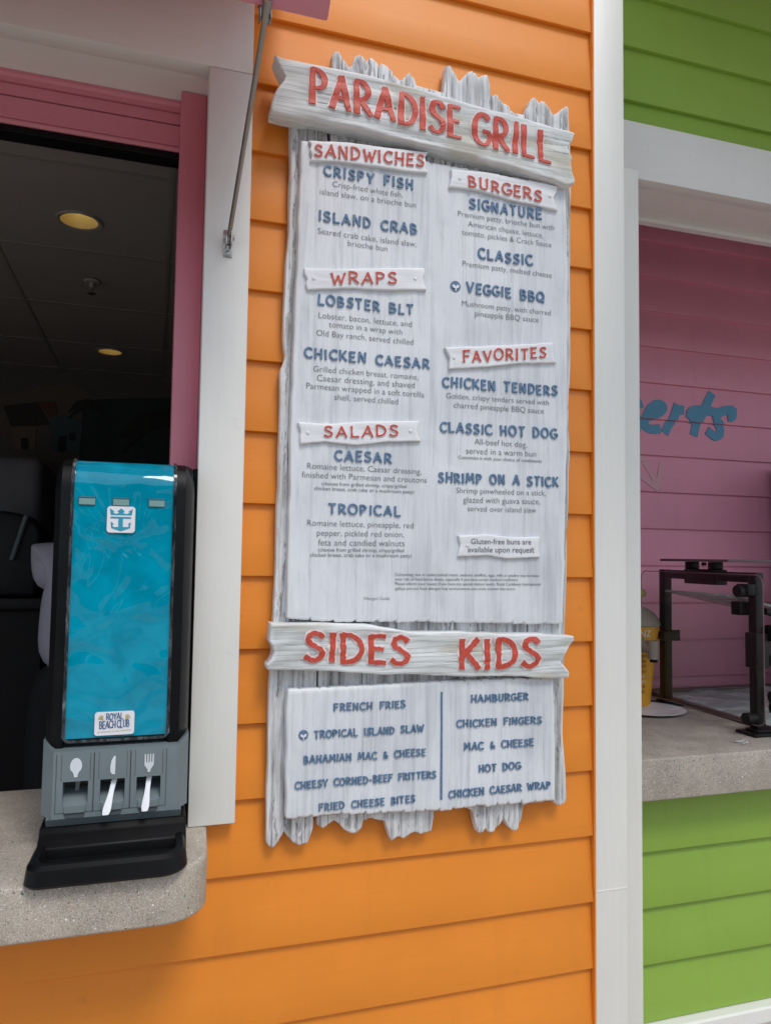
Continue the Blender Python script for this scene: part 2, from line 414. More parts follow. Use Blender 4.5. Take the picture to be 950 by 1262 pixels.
tube(bm, a-d*.012, a+d*.006, .0075, 12)
t = bmesh.new(); bmesh.ops.create_uvsphere(t, u_segments=14, v_segments=8, radius=.0055)
for v in t.verts: v.co = Vector((.134+v.co.x, -.0335+v.co.y*.5, 2.2515+v.co.z))
merge(bm, t)
obj('bracket', bm, M_steel, rod, 40)

# ------------------------------------------------------------------ stroke lettering
def arc(cx, cy, rx, ry, a0, a1, n=11):
    return [(cx+rx*math.cos(R(a0+(a1-a0)*i/n)), cy+ry*math.sin(R(a0+(a1-a0)*i/n))) for i in range(n+1)]
S_PTS = [(.44, .86), (.36, .97), (.22, 1.0), (.09, .92), (.05, .77), (.12, .62), (.25, .53), (.38, .43), (.46, .29), (.42, .12), (.28, .01), (.12, .02), (.0, .14)]
GL = {
 'A': (.58, [[(0, 0), (.15, .5), (.29, 1)], [(.29, 1), (.44, .5), (.58, 0)], [(.11, .33), (.47, .33)]]),
 'B': (.50, [[(.05, 0), (.05, 1)], [(.05, 1)]+arc(.18, .76, .24, .24, 90, -90)+[(.05, .52)], [(.05, .52)]+arc(.2, .26, .29, .26, 90, -90)+[(.05, 0)]]),
 'C': (.50, [arc(.32, .5, .32, .5, 48, 312, 16)]),
 'D': (.56, [[(.05, 0), (.05, 1)], [(.05, 1)]+arc(.12, .5, .43, .5, 90, -90, 16)+[(.05, 0)]]),
 'E': (.44, [[(.05, 0), (.05, 1)], [(.05, 1), (.44, 1)], [(.05, .52), (.38, .52)], [(.05, 0), (.45, 0)]]),
 'F': (.44, [[(.05, 0), (.05, 1)], [(.05, 1), (.46, 1)], [(.05, .52), (.38, .52)]]),
 'G': (.54, [arc(.32, .5, .32, .5, 50, 360, 18)[:-1]+[(.55, .44)], [(.34, .45), (.58, .45)]]),
 'H': (.54, [[(.05, 0), (.05, 1)], [(.5, 0), (.5, 1)], [(.05, .5), (.5, .5)]]),
 'I': (.12, [[(.06, 0), (.06, 1)]]),
 'K': (.52, [[(.05, 0), (.05, 1)], [(.5, 1), (.09, .45)], [(.16, .55), (.54, 0)]]),
 'L': (.44, [[(.05, 1), (.05, 0)], [(.05, 0), (.46, 0)]]),
 'M': (.70, [[(.02, 0), (.1, 1)], [(.1, 1), (.35, .3)], [(.35, .3), (.6, 1)], [(.6, 1), (.68, 0)]]),
 'N': (.56, [[(.05, 0), (.05, 1)], [(.05, 1), (.51, 0)], [(.51, 0), (.51, 1)]]),
 'O': (.62, [arc(.31, .5, .31, .5, 100, 460, 22)]),
 'P': (.48, [[(.05, 0), (.05, 1)], [(.05, 1)]+arc(.18, .73, .28, .27, 90, -90)+[(.05, .46)]]),
 'Q': (.62, [arc(.31, .5, .31, .5, 100, 460, 22), [(.36, .25), (.62, -.06)]]),
 'R': (.52, [[(.05, 0), (.05, 1)], [(.05, 1)]+arc(.18, .73, .28, .27, 90, -90)+[(.05, .46)], [(.2, .46), (.53, 0)]]),
 'S': (.46, [S_PTS]),
 'T': (.50, [[(0, 1), (.5, 1)], [(.25, 1), (.25, 0)]]),
 'U': (.54, [[(.05, 1), (.05, .3)]+arc(.27, .27, .22, .27, 180, 360)[1:]+[(.49, 1)]]),
 'V': (.54, [[(0, 1), (.27, 0)], [(.27, 0), (.54, 1)]]),
 'W': (.78, [[(0, 1), (.2, 0)], [(.2, 0), (.39, .75)], [(.39, .75), (.58, 0)], [(.58, 0), (.78, 1)]]),
 'Y': (.52, [[(0, 1), (.26, .48)], [(.52, 1), (.26, .48)], [(.26, .5), (.26, 0)]]),
 '&': (.58, [[(.56, 0), (.14, .68), (.12, .84), (.22, 1), (.34, .9), (.3, .72), (.1, .42), (.06, .2), (.2, .02), (.38, .08), (.54, .4)]]),
 '-': (.26, [[(.02, .45), (.26, .45)]]),
}
def resample(P, step):
    out = [P[0]]
    for a, b in zip(P, P[1:]):
        l = math.hypot(b[0]-a[0], b[1]-a[1]); k = max(1, int(l/step+.5))
        for i in range(1, k+1): out.append((a[0]+(b[0]-a[0])*i/k, a[1]+(b[1]-a[1])*i/k))
    return out
def ribbon(bm, P, hw, ybase, yfn=None, lift=.0, thick=.0012, rough=.0, seed=0, horiz=1.0, flare=.0, step=None, taper=0):
    """P: polyline of world (x,z); hw: half width"""
    P = resample(P, step or hw*.8); n = len(P); Lr = []
    for i in range(n):
        a = P[max(0, i-1)]; b = P[min(n-1, i+1)]
        dx, dz = b[0]-a[0], b[1]-a[1]; l = math.hypot(dx, dz) or 1
        nx, nz = -dz/l, dx/l; tx, tz = dx/l, dz/l
        s = i/(n-1) if n > 1 else .5
        wv = hw*(horiz+(1-horiz)*abs(dz/l))
        wv *= 1+flare*(abs(2*s-1)**3)-taper*s
        r1 = 1+rough*mnoise.noise((seed*7.31+i*1.31, .3, P[i][0]*90)); r2 = 1+rough*mnoise.noise((seed*3.77+i*1.43, 5.3, P[i][1]*90))
        ext = 0
        if i == 0: ext = -1
        if i == n-1: ext = 1
        Lr.append((P[i][0]+nx*wv*r1+tx*ext*wv*.35, P[i][1]+nz*wv*r1+tz*ext*wv*.35,
                   P[i][0]-nx*wv*r2+tx*ext*wv*.35, P[i][1]-nz*wv*r2+tz*ext*wv*.35))
    # blunt rounded caps
    c0 = (P[0][0]-(P[1][0]-P[0][0])/max(1e-9, math.hypot(P[1][0]-P[0][0], P[1][1]-P[0][1]))*hw*.6, P[0][1]-(P[1][1]-P[0][1])/max(1e-9, math.hypot(P[1][0]-P[0][0], P[1][1]-P[0][1]))*hw*.6)
    yy = lambda x, z: (yfn(x, z) if yfn else ybase) - lift
    fr = [(bm.verts.new((a, yy(a, b_)-.0003*i_/n, b_)), bm.verts.new((c_, yy(c_, d_)-.0003*i_/n, d_))) for i_, (a, b_, c_, d_) in enumerate(Lr)]
    bk = [(bm.verts.new((p.co.x, p.co.y+thick+lift, p.co.z)), bm.verts.new((q_.co.x, q_.co.y+thick+lift, q_.co.z))) for p, q_ in fr]
    for i in range(n-1):
        bm.faces.new((fr[i][0], fr[i][1], fr[i+1][1], fr[i+1][0]))
        bm.faces.new((fr[i][0], fr[i+1][0], bk[i+1][0], bk[i][0])); bm.faces.new((fr[i][1], bk[i][1], bk[i+1][1], fr[i+1][1]))
    bm.faces.new((fr[0][0], bk[0][0], bk[0][1], fr[0][1])); bm.faces.new((fr[-1][0], fr[-1][1], bk[-1][1], bk[-1][0]))
def hand_text(bm, txt, p0, p1, h, hw, yb, yfn=None, lift=.001, gap=.17, jit=.05, rough=.18, horiz=.8, flare=.15, taper=0, seed=1, space=.42, grow=0, warp=None):
    """letters between world baseline points p0,p1 (x,z); h cap height"""
    rnd = random.Random(seed)
    adv = [(GL[c][0] if c != ' ' else space) for c in txt]
    tot = sum(adv)+gap*(len(txt)-1)
    ux, uz = p1[0]-p0[0], p1[1]-p0[1]; Ln = math.hypot(ux, uz); ux /= Ln; uz /= Ln
    sx = Ln/tot; x = 0; k = 0
    for c, a in zip(txt, adv):
        if c != ' ':
            rot = rnd.uniform(-1, 1)*jit*1.3; dy = rnd.uniform(-1, 1)*jit*h; s = 1+rnd.uniform(-1, 1)*jit
            for st in GL[c][1]:
                Q = []
                for gx, gz in st:
                    gx2 = (gx-a/2)*s; gz2 = gz*s
                    lx = (x+a/2+gx2)*sx + gz2*h*rot; lz = gz2*h+dy
                    if warp: lz = lz*warp(lx/Ln)
                    Q.append((p0[0]+ux*lx-uz*lz*0, p0[1]+uz*lx+lz))
                k += 1
                ribbon(bm, Q, hw*h+grow, yb, yfn, lift+.00009*(k % 9), .0012, rough, seed*13+k, horiz, flare, None, taper)
        x += a+gap
def body_text(txt, p0, p1, yfn, lift, hmax=None, weight=0.0):
    """built-in font text laid between p0 and p1; returns a bmesh in world coordinates"""
    cu = bpy.data.curves.new('t', 'FONT'); cu.body = txt; cu.resolution_u = 3; cu.offset = weight
    o = bpy.data.objects.new('t', cu); C.objects.link(o)
    dg = bpy.context.evaluated_depsgraph_get(); me = bpy.data.meshes.new_from_object(o.evaluated_get(dg))
    bpy.data.objects.remove(o); bpy.data.curves.remove(cu)
    bm = B(); bm.from_mesh(me); bpy.data.meshes.remove(me)
    x0 = min(v.co.x for v in bm.verts); x1 = max(v.co.x for v in bm.verts)
    ux, uz = p1[0]-p0[0], p1[1]-p0[1]; Ln = math.hypot(ux, uz); s = Ln/(x1-x0); sz = s if hmax is None else min(s*1.25, hmax/.73)
    for v in bm.verts:
        lx = (v.co.x-x0)*s; lz = v.co.y*sz
        X = p0[0]+ux/Ln*lx; Zz = p0[1]+uz/Ln*lx+lz
        v.co = Vector((X, yfn(X, Zz)-lift, Zz))
    return bm

# ------------------------------------------------------------------ carved boards
def poly_x(pts, x):
    for a, b in zip(pts, pts[1:]):
        if x <= b[0]: 
            t = 0 if b[0] == a[0] else max(0, min(1, (x-a[0])/(b[0]-a[0]))); return a[1]+(b[1]-a[1])*t
    return pts[-1][1]
def params(n, e):
    e = min(e, .2)
    P = [0, e*.12, e*.4, e] + [e+(1-2*e)*i/n for i in range(1, n)] + [1-e, 1-e*.4, 1-e*.12, 1]
    return P
def board(top, bot, left, right, yf, yb, nu, nv, bev=.006, fn=None, rag=0.0, seed=0):
    """Coons patch. top/bot: [(x,z)..] left to right; left/right: [(x,z)..] bottom to top. corners should agree"""
    bm = B(); el = bm.verts.layers.float.new('edge')
    def along(P):
        d = [0]
        for a, b in zip(P, P[1:]): d.append(d[-1]+math.hypot(b[0]-a[0], b[1]-a[1]))
        def f(t):
            s = t*d[-1]
            for i in range(len(P)-1):
                if s <= d[i+1] or i == len(P)-2:
                    u = (s-d[i])/max(1e-9, d[i+1]-d[i]); return Vector((P[i][0]+(P[i+1][0]-P[i][0])*u, P[i][1]+(P[i+1][1]-P[i][1])*u))
        return f
    def byx(P):
        x0, x1 = P[0][0], P[-1][0]
        return lambda t: Vector((x0+(x1-x0)*t, poly_x(P, x0+(x1-x0)*t)))
    T, Bo, Lf, Rg = byx(top), byx(bot), along(left), along(right)
    W = abs(top[-1][0]-top[0][0]); H = abs(left[-1][1]-left[0][1]) or 1
    us = params(nu, bev/W); vs_ = params(nv, bev/H)
    g = []
    c00, c10, c01, c11 = Bo(0), Bo(1), T(0), T(1)
    for v in vs_:
        row = []
        for u in us:
            p = (1-v)*Bo(u)+v*T(u)+(1-u)*Lf(v)+u*Rg(v)-((1-u)*(1-v)*c00+u*(1-v)*c10+(1-u)*v*c01+u*v*c11)
            d = min(u*W, (1-u)*W, v*H, (1-v)*H); k = min(1, d/bev)
            y = yf + bev*(1-math.sqrt(max(0, 1-(1-k)**2)))
            if fn: y += fn(p.x, p.y)
            if rag: y += rag*mnoise.noise((p.x*22, p.y*22, seed))
            vv = bm.verts.new((p.x, y, p.y)); vv[el] = max(0, 1-d/.014); row.append(vv)
        g.append(row)
    for a, b in zip(g, g[1:]):
        for i in range(len(us)-1): bm.faces.new((a[i], a[i+1], b[i+1], b[i]))
    loop = g[0]+[r[-1] for r in g[1:]]+g[-1][-2::-1]+[r[0] for r in g[-2:0:-1]]
    bk = [bm.verts.new((v.co.x, yb, v.co.z)) for v in loop]
    for v in bk: v[el] = .6
    n = len(loop)
    for i in range(n): bm.faces.new((loop[i], loop[(i+1) % n], bk[(i+1) % n], bk[i]))
    bm.faces.new(bk[::-1])
    return bm
def px(pts, Y): return [(lambda p: (p.x, p.z))(at(x, y, Y)) for x, y in pts]
def rag_line(pts, amp, step, seed, sharp=False):
    """insert small chips along a line of (x,z)"""
    rnd = random.Random(seed); out = []
    for a, b in zip(pts, pts[1:]):
        l = math.hypot(b[0]-a[0], b[1]-a[1]); k = max(1, int(l/step))
        for i in range(k):
            t = i/k; j = amp*rnd.uniform(-1, 1) if (i or not out) else 0
            if out == [] and i == 0: j = 0
            nx, nz = -(b[1]-a[1])/l, (b[0]-a[0])/l
            out.append((a[0]+(b[0]-a[0])*t+nx*j, a[1]+(b[1]-a[1])*t+nz*j))
    out.append(pts[-1]); return out

sign = thing('menu_sign', 'tall whitewashed driftwood menu board mounted on the orange wall', 'menu sign', (.6, -.003, 1.0))
YP, YN, YT, YB_ = -.030, -.050, -.074, -.0585          # plank, panel, title board, banner front faces
def plank(top, bot, seed, lx=None, rx=None):
    top = px(top, YP); bot = px(bot, YP)
    left = [bot[0]]+(px(lx, YP) if lx else [])+[top[0]]; right = [bot[-1]]+(px(rx, YP) if rx else [])+[top[-1]]
    left = rag_line(left, .0022, .05, seed); right = rag_line(right, .0022, .05, seed+1)
    rr_ = random.Random(seed); fr = rr_.uniform(18, 26); ph = rr_.random()*9
    def fn(x, z):
        s = mnoise.noise((x*fr*3.2, z*1.6, ph)); s2 = mnoise.noise((x*120, z*4, ph+4))
        ck = mnoise.noise((x*46, z*1.1, ph+8)); ck2 = mnoise.noise((x*90, z*2.3, ph+2))
        return .0035*abs(s)+.0012*s2+  .0045*math.exp(-(ck/.05)**2)+.002*math.exp(-(ck2/.07)**2)
    bm = board(top, bot, left, right, YP+rr_.uniform(-.002, .003), -.002, 72, 90, .005, fn)
    return obj('backing_plank', bm, M_plank, sign, 50)
plank([(358, 120), (372, 117), (388, 121), (405, 124)], [(329, 1041), (333, 1046), (338, 1046), (345, 1036), (350.5, 1027), (354, 1031), (362, 1040), (370, 1043), (380, 1040), (387, 1020)],
      11, [(332, 850), (337, 770), (341, 690), (344, 560), (346, 455), (353, 440), (350, 420), (352, 350), (357, 260), (359, 205)], [(390.5, 850), (400, 500)])
plank([(410, 66), (413, 62), (418, 61), (424, 72), (431, 80), (434, 79), (438, 68), (444, 65), (449, 69), (452, 74), (455, 70), (459, 69), (464, 74), (467, 78)],
      [(392, 1018), (399, 1022), (404, 1018), (412, 1012), (418, 1016), (425, 1024), (433, 1028), (440, 1028), (446, 1022), (449, 1010)], 23, [(393, 850), (403, 500)], [(446, 850), (459, 500)])
plank([(467.5, 80), (470, 76), (476, 79), (482, 84), (488, 92), (492, 96), (496, 97), (502, 90), (507, 87), (511, 94), (514, 104), (530, 108), (548, 113), (549, 84), (551, 79)],
      [(449.5, 1012), (458, 1009), (468, 1012), (475, 1013), (480, 1030), (483, 1038), (488, 1034), (493, 1032), (499, 1035), (505, 1030), (512, 1026), (519, 1029), (526, 1027), (532, 1025), (535, 1004), (538, 998)], 37, [(447, 850), (459.6, 500)], [(538, 850), (545, 500)])
plank([(551.5, 79), (556, 80), (562, 91), (567, 99), (572, 93), (577, 88), (582, 86), (586, 89), (591, 94), (596, 91), (601, 90.5), (603, 100), (606, 118), (611, 115), (615, 118), (620, 126), (626, 128), (632, 136), (640, 139), (647, 141)],
      [(538.5, 1000), (556, 997), (570, 995), (584, 1000), (587, 1018), (590, 1027), (594, 1028), (599, 1022), (603, 1027), (609, 1026), (615, 1018), (622, 1010), (627, 1020), (633, 1025), (639, 1023), (643, 1010), (645, 994), (652, 990)], 53, [(538.6, 850), (545.6, 500)], [(650, 850), (650, 500)])
plank([(648, 136), (652, 130), (654.5, 122), (656.5, 120), (660, 121), (664, 127), (667, 124), (670, 124), (676, 131), (682, 141), (686, 139), (692, 134), (697.5, 130.5), (701, 132)],
      [(653, 990), (668, 989), (680, 984), (683, 990), (687, 992.5), (692, 992), (696, 989), (698, 984)], 71, [(651, 850), (651, 500)], [(697, 955), (693, 905), (695, 850), (696, 770), (699, 690), (703, 560), (701, 500), (704, 420), (703, 330), (704, 232)])

GRV = [(lambda r: [.0])(0)]
def grooves(xs, depth, wdt):
    def f(x, z):
        y = 0
        for i, gx in enumerate(xs):
            c = gx+.0015*mnoise.noise((z*3.1, i*2.7, .4)); d = abs(x-c)
            if d < wdt*4: y += depth*math.exp(-(d/wdt)**2)
        y += .0012*mnoise.noise((x*55, z*2.2, 3.3))+.0016*mnoise.noise((x*14, z*1.2, 9.1))
        return y
    return f
def xp(xs, y, Y): return [at(x, y, Y).x for x in xs]
f_main = grooves(xp((383, 405, 428, 452, 478, 503, 528, 552, 575, 600, 624, 650, 674, 689), 560, YN), .0014, .0022)
f_side = grooves(xp((372, 384, 398, 412, 429, 446, 461, 478, 494, 509, 525, 543, 560, 576, 592, 607, 624, 640, 655, 669), 920, YN), .0018, .002)
def scallop(pts, seed, n, amp, Y):
    """rounded board ends between pixel points"""
    rnd = random.Random(seed); P = px(pts, Y); out = []
    x0, x1 = P[0][0], P[-1][0]; cuts = [x0+(x1-x0)*(i+rnd.uniform(-.25, .25))/n for i in range(1, n)]
    cuts = [x0]+cuts+[x1]
    for a, b in zip(cuts, cuts[1:]):
        A = amp*rnd.uniform(.35, 1.35); sl_ = rnd.uniform(-.35, .35)
        for t in (0.0, .05, .13, .3, .5, .7, .87, .95):
            x = a+(b-a)*t; s = 0 if t == 0 else (.75 if t in (.05, .95) else 1)+sl_*(t-.5)+rnd.uniform(-.1, .1)
            out.append((x, poly_x(P, x)+A*(s-.6)))
    out.append((x1, P[-1][1])); return out
# main menu panel
top = scallop([(371.5, 172.5), (526, 199), (697.5, 230)], 3, 26, .005, YN)
bot = scallop([(354, 762), (415, 765.5), (475, 765), (530, 766), (600, 767.5), (694, 768)], 5, 14, -.006, YN)
lf = [bot[0]]+px([(356, 650), (358, 560), (361, 450), (365, 350), (369, 250)], YN)+[top[0]]
rt = [bot[-1]]+px([(697, 640), (699, 540), (699.5, 440), (700, 350), (699, 280)], YN)+[top[-1]]
bm = board(top, bot, rag_line(lf, .002, .035, 5), rag_line(rt, .002, .035, 6), YN, YP+.006, 230, 80, .005, f_main)
main_panel = obj('menu_panel', bm, M_panel, sign, 50)
# sides and kids panel
top = scallop([(354.5, 851), (439, 846), (543, 840), (682, 836)], 8, 20, .004, YN)
bot = scallop([(352, 1008), (418, 1003), (538, 998.5), (586, 993), (684, 986)], 9, 22, -.009, YN)
lf = [bot[0]]+px([(352, 960), (353, 900)], YN)+[top[0]]; rt = [bot[-1]]+px([(684.5, 930), (683, 880)], YN)+[top[-1]]
bm = board(top, bot, rag_line(lf, .002, .03, 15), rag_line(rt, .002, .03, 16), YN, YP+.006, 200, 40, .005, f_side)
side_panel = obj('menu_panel', bm, M_panel, sign, 50)
# header boards
def carved(seed, amp=.004):
    def f(x, z):
        q = mnoise.noise((x*3.2, z*7, seed))*1.6
        s = math.sin((z*150+q*4.5+mnoise.noise((x*9, z*14, seed+3))*2.2))
        ck = mnoise.noise((x*1.6, z*38, seed+11)); e = math.exp(-(ck/.035)**2)*max(0, .5+mnoise.noise((x*6, z*9, seed+2)))
        return amp*.45*e + amp*.28*s + amp*.7*mnoise.noise((x*10, z*26, seed+5))
    return f
f_title = carved(2.2, .0042); f_sides = carved(8.4, .0042)
top = px([(339, 66.5), (350, 71), (380, 77), (417, 84), (470, 97), (522, 109), (570, 124), (615, 137), (660, 149), (701, 160), (709, 163)], YT)
bot = px([(334.5, 136), (358, 142), (400, 148), (446, 158), (490, 169), (530, 180), (575, 190), (615, 200), (650, 211), (682, 221), (698, 228), (707.5, 226)], YT)
lf = px([(334.5, 136), (334.5, 128), (338, 116), (342, 108), (350, 98), (352, 93.5), (347, 85), (343, 77), (339, 66.5)], YT)
rt = px([(707.5, 226), (709.5, 221), (706, 212), (704, 200), (705.5, 194), (702, 186), (700.5, 181), (705, 174), (709, 163)], YT)
bm = board(rag_line(top, .0012, .02, 21), rag_line(bot, .0012, .02, 22), lf, rt, YT, YP+.004, 190, 50, .005, f_title)
title = obj('title_board', bm, M_title, sign, 50)
top = px([(333.5, 768), (360, 768.5), (400, 768), (452, 769.5), (504, 779), (560, 779), (612, 781), (660, 781), (690, 783), (707, 784)], YT+.006)
bot = px([(330.5, 826), (360, 826), (418, 828), (470, 832), (517, 831.5), (570, 834), (646, 834), (680, 837), (701, 836)], YT+.006)
lf = px([(330.5, 826), (328.5, 820), (334, 814), (338, 805), (336, 797), (332, 790), (333, 778), (333.5, 768)], YT+.006)
rt = px([(701, 836), (702, 829), (697, 822), (692, 817), (696, 808), (700, 800), (704, 794), (708, 789), (707, 784)], YT+.006)
bm = board(rag_line(top, .001, .02, 31), rag_line(bot, .001, .02, 32), lf, rt, YT+.006, YP+.004, 190, 44, .005, f_sides)
sides_board = obj('title_board', bm, M_title, sign, 50)
yt = lambda x, z: YT+f_title(x, z); yst = lambda x, z: YT+.006+f_sides(x, z)
ymain = lambda x, z: YN+f_main(x, z); yside = lambda x, z: YN+f_side(x, z)

def P2(x, y, Y): 
    p = at(x, y, Y); return (p.x, p.z)
def letters(name, txt, a, b, hpx, Y, yfn, m, parent, hw=.1, halo=0, seed=1, **k):
    p0, p1 = P2(*a, Y), P2(*b, Y); pm = P2(a[0], a[1]-hpx, Y); h = pm[1]-p0[1]
    if halo:
        bm = B(); hand_text(bm, txt, p0, p1, h, hw, Y, yfn, .0012, seed=seed, grow=halo, **k)
        ho = obj(name+'_halo', bm, M_halo, parent)
    bm = B(); hand_text(bm, txt, p0, p1, h, hw, Y, yfn, .0042 if halo > .002 else .0030, seed=seed, **k)
    return obj(name, bm, m, parent)
letters('lettering', 'PARADISE', (383, 126.5), (567, 171), 41, YT, yt, M_red, title, .108, .003, 3, gap=.22, jit=.025, horiz=.5, flare=-.1, taper=.25, rough=.15, warp=lambda t: 1-.07*t)
letters('lettering', 'GRILL', (584, 175.5), (677, 200.5), 37, YT, yt, M_red, title, .108, .003, 4, gap=.24, jit=.025, horiz=.5, flare=-.1, taper=.25, rough=.15)
letters('lettering', 'SIDES', (376, 814), (502, 818), 34, YT+.006, yst, M_red, sides_board, .098, .0032, 5, gap=.2, jit=.02, horiz=.75, flare=.1, rough=.5)
letters('lettering', 'KIDS', (566, 824), (662, 820.5), 35, YT+.006, yst, M_red, sides_board, .098, .0032, 6, gap=.22, jit=.02, horiz=.75, flare=.1, rough=.5)

# little banners
def banner(top, bot, lf, rt, seed):
    T, Bt = px(top, YB_), px(bot, YB_); l_ = [Bt[0]]+px(lf, YB_)+[T[0]]; r_ = [Bt[-1]]+px(rt, YB_)+[T[-1]]
    fb = carved(seed*3.1, .0012)
    cxs = (T[0][0]+.022, T[-1][0]-.022)
    bm = board(rag_line(T, .0006, .012, seed), rag_line(Bt, .0006, .012, seed+1), l_, r_, YB_, YN+.004, 44, 12, .0028, fb)
    o = obj('banner', bm, M_banner, sign, 50)
    for q, cx_ in enumerate(cxs):
        bm = B()
        zc = (poly_x(T, cx_)+poly_x(Bt, cx_))/2
        t = bmesh.new(); bmesh.ops.create_uvsphere(t, u_segments=12, v_segments=6, radius=.0045)
        for v in t.verts: v.co = Vector((cx_+v.co.x, YB_+fb(cx_, zc)+v.co.y*.45, zc+v.co.z))
        merge(bm, t); obj('nail_head', bm, M_banner, o, 60)
    return o, (lambda x, z: YB_+fb(x, z))
def bl(txt, o, yf, a, b, h, seed): letters('lettering', txt, a, b, h, YB_, yf, M_red, o, .078, .0012, seed, gap=.26, jit=.05, rough=.35, flare=.25)
o, yf = banner([(380.5, 172.6), (430, 175), (480, 182), (528, 187)], [(382.5, 197.6), (420, 199), (470, 206), (500, 211), (527.5, 212.5)], [(385, 192), (382, 184), (384, 178)], [(524, 206), (525.5, 199), (524, 193)], 2)
bl('SANDWICHES', o, yf, (388, 192), (521, 205), 14, 41)
o, yf = banner([(375, 330), (420, 331), (470, 330), (523, 330)], [(379, 356.5), (430, 355), (470, 357), (526, 357)], [(377, 349), (379, 343), (375, 336)], [(523, 350), (521, 342), (524, 336)], 3)
bl('WRAPS', o, yf, (408, 349.5), (488, 349), 13.5, 42)
o, yf = banner([(556, 208), (600, 212), (640, 220), (687, 229)], [(553.6, 230), (590, 234.5), (630, 246.5), (660, 252.5), (687.6, 259.5)], [(555, 224), (557, 217)], [(684, 250), (682, 243), (686, 236)], 4)
bl('BURGERS', o, yf, (577, 230), (666, 248.5), 13, 43)
o, yf = banner([(548.5, 428), (590, 426.5), (635, 424.5), (681.5, 422)], [(554, 454.5), (600, 452), (640, 447.5), (686, 447)], [(554.5, 446), (555, 440)], [(683, 440), (682.5, 432)], 5)
bl('FAVORITES', o, yf, (570.5, 446), (671.5, 441), 13, 44)
o, yf = banner([(367.5, 520.5), (410, 522), (460, 519), (517, 518.5)], [(370.5, 546.8), (400, 544), (440, 548.5), (480, 544), (519, 543.7)], [(370, 537), (371, 531)], [(515, 536), (514, 529)], 6)
bl('SALADS', o, yf, (399.5, 538), (489.5, 537.5), 13, 45)
o, yf = banner([(565, 660), (600, 658.5), (630, 662), (666, 661.5)], [(564.5, 686), (600, 684.5), (625, 688.5), (666, 686.5)], [(566, 678), (568, 671)], [(664, 679), (663.5, 671)], 7)
bm = body_text('Gluten-free buns are', P2(580, 670.5, YB_), P2(654, 671, YB_), yf, .001); obj('small_print', bm, M_text, o)
bm = body_text('available upon request', P2(576, 680.5, YB_), P2(658, 681, YB_), yf, .001); obj('small_print', bm, M_text, o)

ITEMS = [('CRISPY FISH', 398, 215.8, 509.5, 233.3), ('ISLAND CRAB', 391.6, 271.6, 514.3, 288.8), ('LOBSTER BLT', 390.5, 374.8, 509.5, 387.9),
 ('CHICKEN CAESAR', 374.1, 440.1, 529.5, 454.8), ('CAESAR', 411.2, 567, 483.2, 570.5), ('TROPICAL', 403.6, 632.6, 494.1, 635.8),
 ('SIGNATURE', 577, 256.6, 667.4, 270.4), ('CLASSIC', 588, 318.4, 656.4, 327), ('VEGGIE BBQ', 573.4, 360, 670.6, 372.4),
 ('CHICKEN TENDERS', 544, 476, 686.6, 487.6), ('CLASSIC HOT DOG', 541, 531.6, 686, 540.4), ('SHRIMP ON A STICK', 538.6, 594, 688, 599.6)]
for i, (t_, x0, y0, x1, y1) in enumerate(ITEMS):
    letters('menu_heading', t_, (x0+1.5, y0), (x1-1.5, y1), 11.6, YN, ymain, M_blue, main_panel, .100, 0, 60+i, gap=.27, jit=.04, rough=.3, horiz=.8, flare=.12, space=.36)
